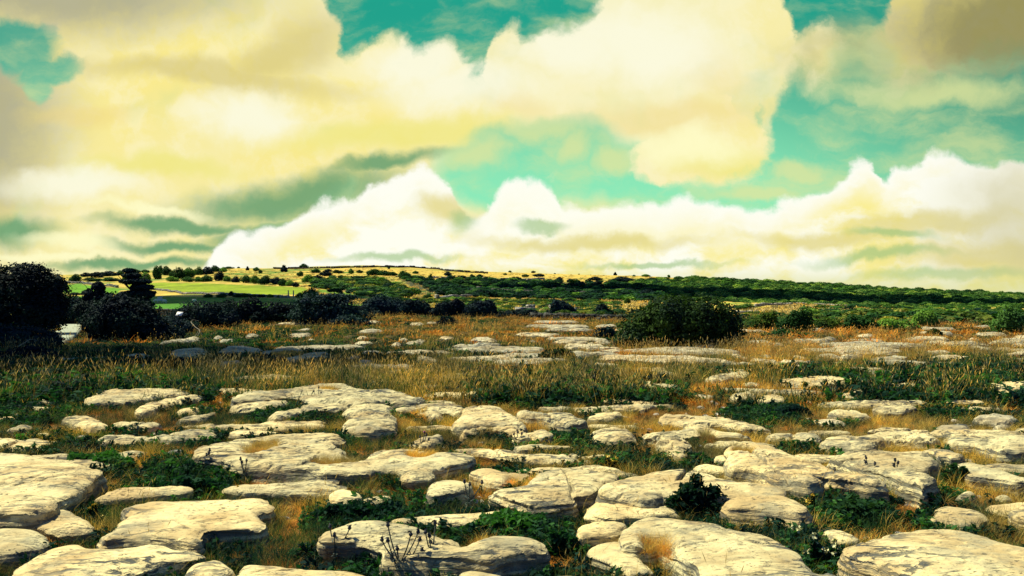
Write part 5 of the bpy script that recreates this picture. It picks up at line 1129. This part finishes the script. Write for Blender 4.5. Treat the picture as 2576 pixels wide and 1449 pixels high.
# sheep grazing in the shaded field
M_WOOL = plain('wool', (.62, .60, .46), .95, .2, 6)
def sheep_mesh(down):
    bm = bmesh.new(); V_ = []; Rr = []
    hd = (.62, 0, .34) if down else (.66, 0, .86)
    pts = [(-.48, 0, .62, .19), (-.20, 0, .64, .27), (.15, 0, .63, .27), (.38, 0, .64, .20), (.52, 0, .56 if down else .76, .12), (hd[0], 0, hd[2], .085), (hd[0] + .14, 0, hd[2] - .08, .05)]
    for x, y, z, r in pts: V_.append(bm.verts.new((x, y, z))); Rr.append(r)
    for a, b in zip(V_[:-1], V_[1:]): bm.edges.new((a, b))
    for bx, s, off in ((1, .13, .02), (1, -.13, -.03), (3, .11, -.02), (3, -.11, .03)):
        b = V_[bx]; x0 = b.co.x + (-.16 if bx == 1 else .0)
        c = [bm.verts.new((x0, s, .42)), bm.verts.new((x0 + off - (.05 if bx == 1 else 0), s, .24)), bm.verts.new((x0 + off, s, .02))]
        Rr += [.09, .045, .035]; bm.edges.new((b, c[0])); bm.edges.new((c[0], c[1])); bm.edges.new((c[1], c[2]))
    for s in (1, -1):
        a = bm.verts.new((hd[0] - .03, s * .10, hd[2] + .05)); Rr.append(.02); bm.edges.new((V_[5], a))
    t_ = bm.verts.new((-.62, 0, .5)); Rr.append(.04); bm.edges.new((V_[0], t_))
    me = bpy.data.meshes.new('sheep'); bm.to_mesh(me); bm.free(); o = link('sheep', me)
    m = o.modifiers.new('skin', 'SKIN')
    for sv_, r in zip(me.skin_vertices[0].data, Rr): sv_.radius = (r, r)
    me.skin_vertices[0].data[1].use_root = True
    o.modifiers.new('sub', 'SUBSURF').levels = 2; o.modifiers['sub'].render_levels = 2
    dg = bpy.context.evaluated_depsgraph_get(); new = bpy.data.meshes.new_from_object(o.evaluated_get(dg)); o.modifiers.clear(); o.data = new; new.materials.clear(); new.materials.append(M_WOOL)
    new.polygons.foreach_set('use_smooth', np.ones(len(new.polygons), bool)); return o, new
s0, sm0 = sheep_mesh(True); s1, sm1 = sheep_mesh(False)
for i, ((a, b), lab) in enumerate((((2040, 556), 'white sheep standing farthest back in the shaded green field'), ((1998, 586), 'white sheep grazing leftmost in the shaded green field'), ((2034, 584), 'white sheep close beside the leftmost sheep in the shaded field'), ((2100, 592), 'white sheep grazing alone a little right of the close pair in the shaded field'), ((2480, 590), 'white sheep farthest right, near the hedge in the lit part of the field'))):
    g = ground_hit(*t4([(a, b)])[0]); o = s0 if i == 1 else (s1 if i == 0 else link('sheep', (sm0, sm1)[i % 2])); o.location = g; o.rotation_euler = (0, 0, [0, 3.3, .2, 2.6, 1.2][i]); o.scale = (.85,) * 3
    tag(o, lab, 'sheep', 'sheep in the green field')
# bleached dead branches
def branch(tf, pts, d, r, lab, forks=()):
    q = tf(pts); p = [(at_px(X, d), d + .1 * i, z_px(Y, d)) for i, (X, Y) in enumerate(q)]; b0 = np.array([p[0][0], p[0][1], 0]); mb = MB(); P_ = np.array(p) - b0
    mb.tube(P_, np.linspace(r, r * .4, len(p)), 6)
    for f in forks:
        F = np.array([(at_px(X, d), d + .05, z_px(Y, d)) for X, Y in tf(f)]) - b0; mb.tube(F, np.linspace(r * .8, r * .3, len(F)), 5)
    return tag(link('dead_branch', mb.build('dead_branch', M_DEAD), None, tuple(b0)), lab, 'branch')
branch(tD, [(1262, 222), (1268, 195), (1256, 182), (1225, 168), (1205, 152), (1188, 145), (1175, 135), (1180, 122), (1215, 130)], 29, .013, 'bleached dead branch arching up from a small rock pile in front of the dark hedge', [[(1250, 215), (1268, 175)], [(1285, 215), (1272, 178)], [(1240, 225), (1262, 190)]])
branch(tD, [(118, 288), (150, 262), (165, 245), (200, 255)], 22, .010, 'pale dead twig in the grass below the gravel path on the left', [[(165, 245), (180, 268)]])

# ---------------------------------------------------------------- foreground plants
def foot(tf, a, b, h=0.0):
    X, Y = tf([(a, b)])[0]; x, y = plane_hit(X, Y, h); return float(x), float(y), (float(terrain(x, y)) if h == 0 else h)
def knapweed(tf, foot_px, heads, lab, purple=(), r=.0048):
    x, y, z = foot(tf, *foot_px); x *= .95; y *= .95; e = empty('knapweed_plant', (x, y, z)); tag(e, lab, 'wildflower', 'dark knapweed plants'); rg = np.random.default_rng(int(x * 100) + 999); ms = MB()
    trunk_top = None
    hs = []
    for i, (a, b) in enumerate(heads):
        X, Y = tf([(a, b)])[0]; hs.append(np.array([at_px(X, y) - x, rg.normal() * .04, z_px(Y, y) - z]))
    mean = np.mean(hs, 0); fork = np.array([mean[0] * .35, 0, mean[2] * .45])
    t = np.linspace(0, 1, 6)[:, None]; ms.tube(np.array([0, 0, -.03]) * (1 - t) + fork * t, np.full(6, r * 1.2), 5)
    for i, hp_ in enumerate(hs):
        st = fork * (1 - .25 * (i % 3)) if i % 2 else fork; md = (st + hp_) / 2 + [(hp_[0] - st[0]) * .18, 0, -.01]
        q = np.linspace(0, 1, 7)[:, None]; pts = (1 - q) ** 2 * st + 2 * q * (1 - q) * md + q * q * hp_; ms.tube(pts, np.linspace(r, r * .7, 7), 5)
        n = 5; c = pts[rg.integers(1, 6, n)]; dr = rg.normal(size=(n, 3)); dr[:, 2] = np.abs(dr[:, 2]) * .6; dr /= np.linalg.norm(dr, axis=1)[:, None]
        for cc, dd in zip(c, dr):
            L = rg.uniform(.03, .06); sd = np.cross(dd, [0, 0, 1]); sd /= np.linalg.norm(sd) + 1e-6
            ms.add(np.array([cc, cc + dd * L * .5 + sd * .004, cc + dd * L + [0, 0, -.01], cc + dd * L * .5 - sd * .004]), np.array([[0, 1, 2, 3]]))
        bm = MB(); k = 10; zz_ = np.array([-.012, -.006, .0, .007, .012]); rr_ = np.array([.003, .010, .0125, .008, .004]); an = np.arange(k) / k * 6.283
        vv = np.stack([np.outer(rr_, np.cos(an)), np.outer(rr_, np.sin(an)), np.repeat(zz_[:, None], k, 1)], -1).reshape(-1, 3)
        ff = [[a_ * k + j, a_ * k + (j + 1) % k, (a_ + 1) * k + (j + 1) % k, (a_ + 1) * k + j] for a_ in range(4) for j in range(k)]
        bm.add(vv, np.array(ff)); bm.add(vv[-k:], np.arange(k)[None])
        v, f = leaf_quads(np.array([0, 0, .014]) + rg.normal(size=(14, 3)) * [.005, .005, .002], rg.normal(size=(14, 3)) + [0, 0, .2], .009, rg, 1.8); bm.add(v, f, 1)
        link('flower_head', bm.build('flower_head', [M_BUD, M_PURP if i in purple else M_BUD], True), e, tuple(hp_))
    n = 26; tq = rg.uniform(0, 1, n)
    for q in tq:
        cc = fork * q; a_ = rg.uniform(0, 6.283); dd = np.array([math.cos(a_), math.sin(a_), .5]); dd /= np.linalg.norm(dd); L = rg.uniform(.05, .10); sd = np.array([-math.sin(a_), math.cos(a_), 0])
        ms.add(np.array([cc, cc + dd * L * .5 + sd * .006, cc + dd * L - [0, 0, .015], cc + dd * L * .5 - sd * .006]), np.array([[0, 1, 2, 3]]))
    link('stem', ms.build('stem', plain('knapweed_stem', (.030, .050, .040), .7)), e); return e
knapweed(tB, (560, 1230), [(495, 968), (507, 1042), (453, 1068), (648, 1010), (686, 1016), (700, 1056), (560, 1108), (712, 1130)], 'tall dark knapweed with many round heads against the double humped slab')
knapweed(tB, (785, 1180), [(745, 985), (770, 1010), (790, 975), (765, 1090)], 'tall bristly stems right of the tall dark knapweed')
knapweed(tB, (160, 1120), [(120, 985), (165, 1015), (250, 985)], 'thin knapweed stems at the left end of the double humped slab')
knapweed(tB, (1000, 790), [(985, 692), (1098, 688), (1020, 700)], 'knapweed beside the compact pale stone in the centre')
knapweed(tB, (700, 450), [(728, 378), (742, 392), (700, 405), (760, 412)], 'knapweed carrying a single purple flower in the centre', (0,))
knapweed(tB, (1320, 430), [(1325, 372), (1350, 380), (1300, 385)], 'small knapweed on the slab curling round dry grass')
knapweed(tC, (1600, 640), [(1576, 538), (1560, 560), (1596, 558), (1655, 586)], 'left knapweed in front of the smooth bright slab on the right')
knapweed(tC, (1740, 660), [(1748, 548), (1768, 565), (1742, 580), (1720, 630)], 'right knapweed in front of the smooth bright slab on the right')
knapweed(tC, (1390, 700), [(1374, 612), (1362, 628), (1400, 650)], 'knapweed at the right tip of the long slanting slab')
knapweed(tA, (1340, 560), [(1345, 482), (1352, 496), (1330, 510)], 'small knapweed on the huge sprawling slab, left of centre')
knapweed(tA, (1560, 620), [(1540, 540), (1550, 560), (1580, 548)], 'dark knapweed below the first grassy hollow of the huge sprawling slab')
knapweed(tB, (60, 180), [(50, 90), (30, 110), (70, 120)], 'bushy dark knapweed on the highest long slab left of centre')
def fern(tf, px, nf, L, lab, m, seed, strap=False):
    x, y, z = foot(tf, *px); e = empty('fern', (x, y, z)); tag(e, lab, 'fern', 'ferns in the rock clefts'); rg = np.random.default_rng(seed)
    for k in range(nf):
        a = k / nf * 6.283 + rg.uniform(-.3, .3); n = 15; t = np.linspace(0, 1, n); l = L * rg.uniform(.8, 1.1); up = rg.uniform(.65, 1.0)
        p = np.stack([math.cos(a) * l * t * .8, math.sin(a) * l * t * .8, l * (up * t - .55 * t ** 2.4)], 1); sd = np.array([-math.sin(a), math.cos(a), 0]); mb = MB(); mb.tube(p, np.linspace(.003, .001, n), 4)
        if strap:
            w_ = .032 * np.sin(np.clip(t * 1.02, 0, 1) * math.pi) ** .5 + .002; w_ = w_ * (1 + .15 * np.sin(t * 30)); vv = np.stack([p - sd * w_[:, None], p + [0, 0, -.006], p + sd * w_[:, None]], 1).reshape(-1, 3)
            mb.add(vv, np.array([[3 * i + j, 3 * i + j + 1, 3 * i + j + 4, 3 * i + j + 3] for i in range(n - 1) for j in range(2)]))
        else:
            tg = np.gradient(p, axis=0); tg /= np.linalg.norm(tg, axis=1)[:, None]
            for i in np.linspace(1.5, n - 1.01, 24):
                i0 = int(i); c = p[i0] * (1 - i % 1) + p[min(n - 1, i0 + 1)] * (i % 1); q = i / n; pl = l * .26 * math.sin(min(1, q * 1.25) * math.pi * .85 + .25)
                for s in (1, -1):
                    dd = sd * s + tg[i0] * .45; dd /= np.linalg.norm(dd); w_ = .007; pr = tg[i0] * w_
                    mb.add(np.array([c, c + dd * pl * .4 + pr, c + dd * pl - [0, 0, .01], c + dd * pl * .4 - pr]), np.array([[0, 1, 2, 3]]))
        link('frond', mb.build('frond', m), e)
    return e
fern(tB, (2070, 925), 8, .26, 'bright yellow green fern beside the cracked lower tier', M_FERN, 1)
fern(tC, (1860, 1270), 9, .30, 'deep green fern in front of the great dome at the bottom right', M_FERN, 2)
fern(tC, (480, 900), 6, .28, 'hart shaped strap fern with light green blades in front of the dark leafy bush', M_FERN, 3, True)
fern(tB, (165, 260), 7, .30, 'dark fern against the curved pale slab left of centre', M_HERB, 4)
# dark leafy rowan-like bush in front of the longest bright slab, and other leafy clumps
def leafy_bush(tf, px, wq, hq, lab, m, seed, n=2600, leaf=.035, stems=9, name='leafy_bush', top=None):
    x, y, z = foot(tf, *px); W = size_px(wq / 2, y); Hh = size_px(hq / 2, y) * (.62 if wq > 300 and seed > 1 else 1); e = empty(name, (x, y, z)); tag(e, lab, 'leafy plant'); rg = np.random.default_rng(seed)
    ms = MB(); C = []
    for k in range(stems):
        a = rg.uniform(-1, 1); ti = np.array([a * W * .46, rg.uniform(-.3, .3) * W * .6, Hh * (1 - .45 * abs(a) ** 1.5) * rg.uniform(.4, 1.15)]); b0 = np.array([ti[0] * .4, ti[1] * .4, -.03]); t = np.linspace(0, 1, 6)[:, None]
        pts = b0 * (1 - t) + ti * t + np.array([0, 0, .12 * Hh]) * np.sin(t * 3.14); ms.tube(pts, np.linspace(.0035, .0012, 6), 4)
        m_ = n // stems; q = rg.uniform(.12, 1.0, m_)[:, None]; c = b0 * (1 - q) + ti * q + np.array([0, 0, .12 * Hh]) * np.sin(q * 3.14); c = c + rg.normal(size=(m_, 3)) * [W * .10, W * .10, Hh * .07] * (1.15 - q * .8); C.append(c)
    c = np.concatenate(C); c[:, 2] = np.maximum(c[:, 2], .01); v, f = leaf_quads(c, rg.normal(size=c.shape) * .6 + [0, 0, .8], leaf, rg, 1.9); lv = MB(); lv.add(v, f); link('leaves', lv.build('leaves', m), e); link('stems', ms.build('stems', M_STEM), e)
    if top:
        fv = MB()
        for p_ in C: 
            tip = p_[np.argsort(p_[:, 2])[-24:]]; v, f = leaf_quads(tip + rg.normal(size=tip.shape) * .008 + [0, 0, .01], rg.normal(size=tip.shape), .018, rg, 1.1); fv.add(v, f)
        link('blossom', fv.build('blossom', top), e)
    return e
leafy_bush(tC, (480, 950), 460, 250, 'dark leafy bush with feathery leaves in front of the longest bright slab', M_HERB, 1, 8000, .026, 22)
leafy_bush(tB, (1600, 1170), 220, 220, 'dark green leafy clump between the double humped slab and the biggest smooth slab', M_HERB, 2, 2600, .036, 10)
leafy_bush(tA, (615, 950), 90, 170, 'upright green herb with a yellow top left of the broad flat slab', M_HERB, 3, 1100, .026, 5, 'ragwort_plant', M_YEL)
leafy_bush(tC, (1280, 1250), 220, 230, 'pale flowered herb at the right end of the biggest smooth slab', M_HERB, 4, 1500, .028, 9, 'meadowsweet_plant', M_CREAM)
leafy_bush(tC, (1120, 1100), 110, 150, 'small pale flowered herb behind the biggest smooth slab', M_HERB, 5, 700, .026, 5, 'meadowsweet_plant', M_CREAM)
leafy_bush(tC, (1420, 1290), 240, 110, 'bright green broad leaves on the bottom edge left of the great dome', M_FERN, 6, 500, .06, 6)
leafy_bush(tC, (1220, 900), 70, 140, 'yellow flower spike right of the overhanging block', M_HERB, 7, 360, .022, 3, 'yellow_flower_spike', M_YEL)
leafy_bush(tC, (1105, 790), 40, 130, 'dry yellow spike behind the overhanging block', M_STRAW, 8, 200, .016, 2, 'yellow_flower_spike', M_YEL)
leafy_bush(tA, (1525, 770), 60, 80, 'small yellow flower spike above the broad flat slab', M_HERB, 9, 260, .02, 3, 'yellow_flower_spike', M_YEL)
leafy_bush(tB, (1910, 620), 90, 100, 'left yellow flowered herb behind the smooth domed slab', M_HERB, 10, 420, .024, 4, 'yellow_flower_spike', M_YEL)
leafy_bush(tB, (1965, 610), 50, 80, 'right yellow flowered herb behind the smooth domed slab', M_HERB, 11, 260, .022, 3, 'yellow_flower_spike', M_YEL)
leafy_bush(tB, (250, 930), 480, 200, 'wide bank of dark leaves and thistle stems behind the double humped slab, on its left', M_HERB, 12, 3600, .04, 18)
leafy_bush(tB, (1250, 1010), 560, 200, 'wide dark green thicket behind the right hump of the double humped slab', M_HERB, 13, 4200, .036, 20)
leafy_bush(tA, (620, 600), 460, 180, 'dark bramble bank behind the large tilted block on the left', M_HERB, 14, 3800, .045, 18)
leafy_bush(tA, (1250, 760), 420, 240, 'tall tangled dark green herbs behind the broad flat slab', M_HERB, 15, 3400, .034, 20)
leafy_bush(tC, (1500, 950), 420, 240, 'large dark grassy clump right of the overhanging block', M_GREEN, 16, 3600, .034, 22)
leafy_bush(tC, (2120, 720), 170, 160, 'tuft of green blades between two slabs on the right', M_GREEN, 17, 1600, .034, 14)
leafy_bush(tC, (2400, 700), 260, 60, 'dull green clump under the tapering slab on the right', M_GREEN, 18, 900, .03, 10)

# ---------------------------------------------------------------- unseen clouds added out of view to shade parts of the land
M_CLOUD = plain('cloud_white', (.8, .8, .8), 1)
def shade_cloud(tx, ty, rx, ry, alt, seed):
    z = float(terrain(tx, ty)); k = (alt - z) / sdir.z; c = np.array([tx + sdir.x * k, ty + sdir.y * k, alt]); n = 40
    th = np.linspace(0, math.pi, n // 2)[1:-1]; ph = np.linspace(0, 2 * math.pi, n, endpoint=False); Tt, Pp = np.meshgrid(th, ph, indexing='ij')
    d_ = np.stack([np.sin(Tt) * np.cos(Pp), np.sin(Tt) * np.sin(Pp), np.cos(Tt)], -1); r = 1 + .35 * fbm(d_[..., 0] * 1.8, d_[..., 1] * 1.8, d_[..., 2] * 1.8, seed=seed)
    v = (d_ * r[..., None] * [rx, ry, min(rx, ry) * .3]).reshape(-1, 3); m = len(th)
    f = [[i * n + j, (i + 1) * n + j, (i + 1) * n + (j + 1) % n, i * n + (j + 1) % n] for i in range(m - 1) for j in range(n)]
    v = np.vstack([v, [[0, 0, min(rx, ry) * .3], [0, 0, -min(rx, ry) * .3]]]); t3 = [[len(v) - 2, j, (j + 1) % n] for j in range(n)] + [[len(v) - 1, (m - 1) * n + (j + 1) % n, (m - 1) * n + j] for j in range(n)]
    return tag(link('shade_cloud', mesh_np('shade_cloud', v, [np.array(f), np.array(t3)], M_CLOUD, True), None, tuple(c)), kind='structure')
shade_cloud(95, 290, 100, 55, 480, 3)
shade_cloud(-60, 168, 34, 26, 330, 5)
shade_cloud(-13, 20, 10, 6, 200, 7)
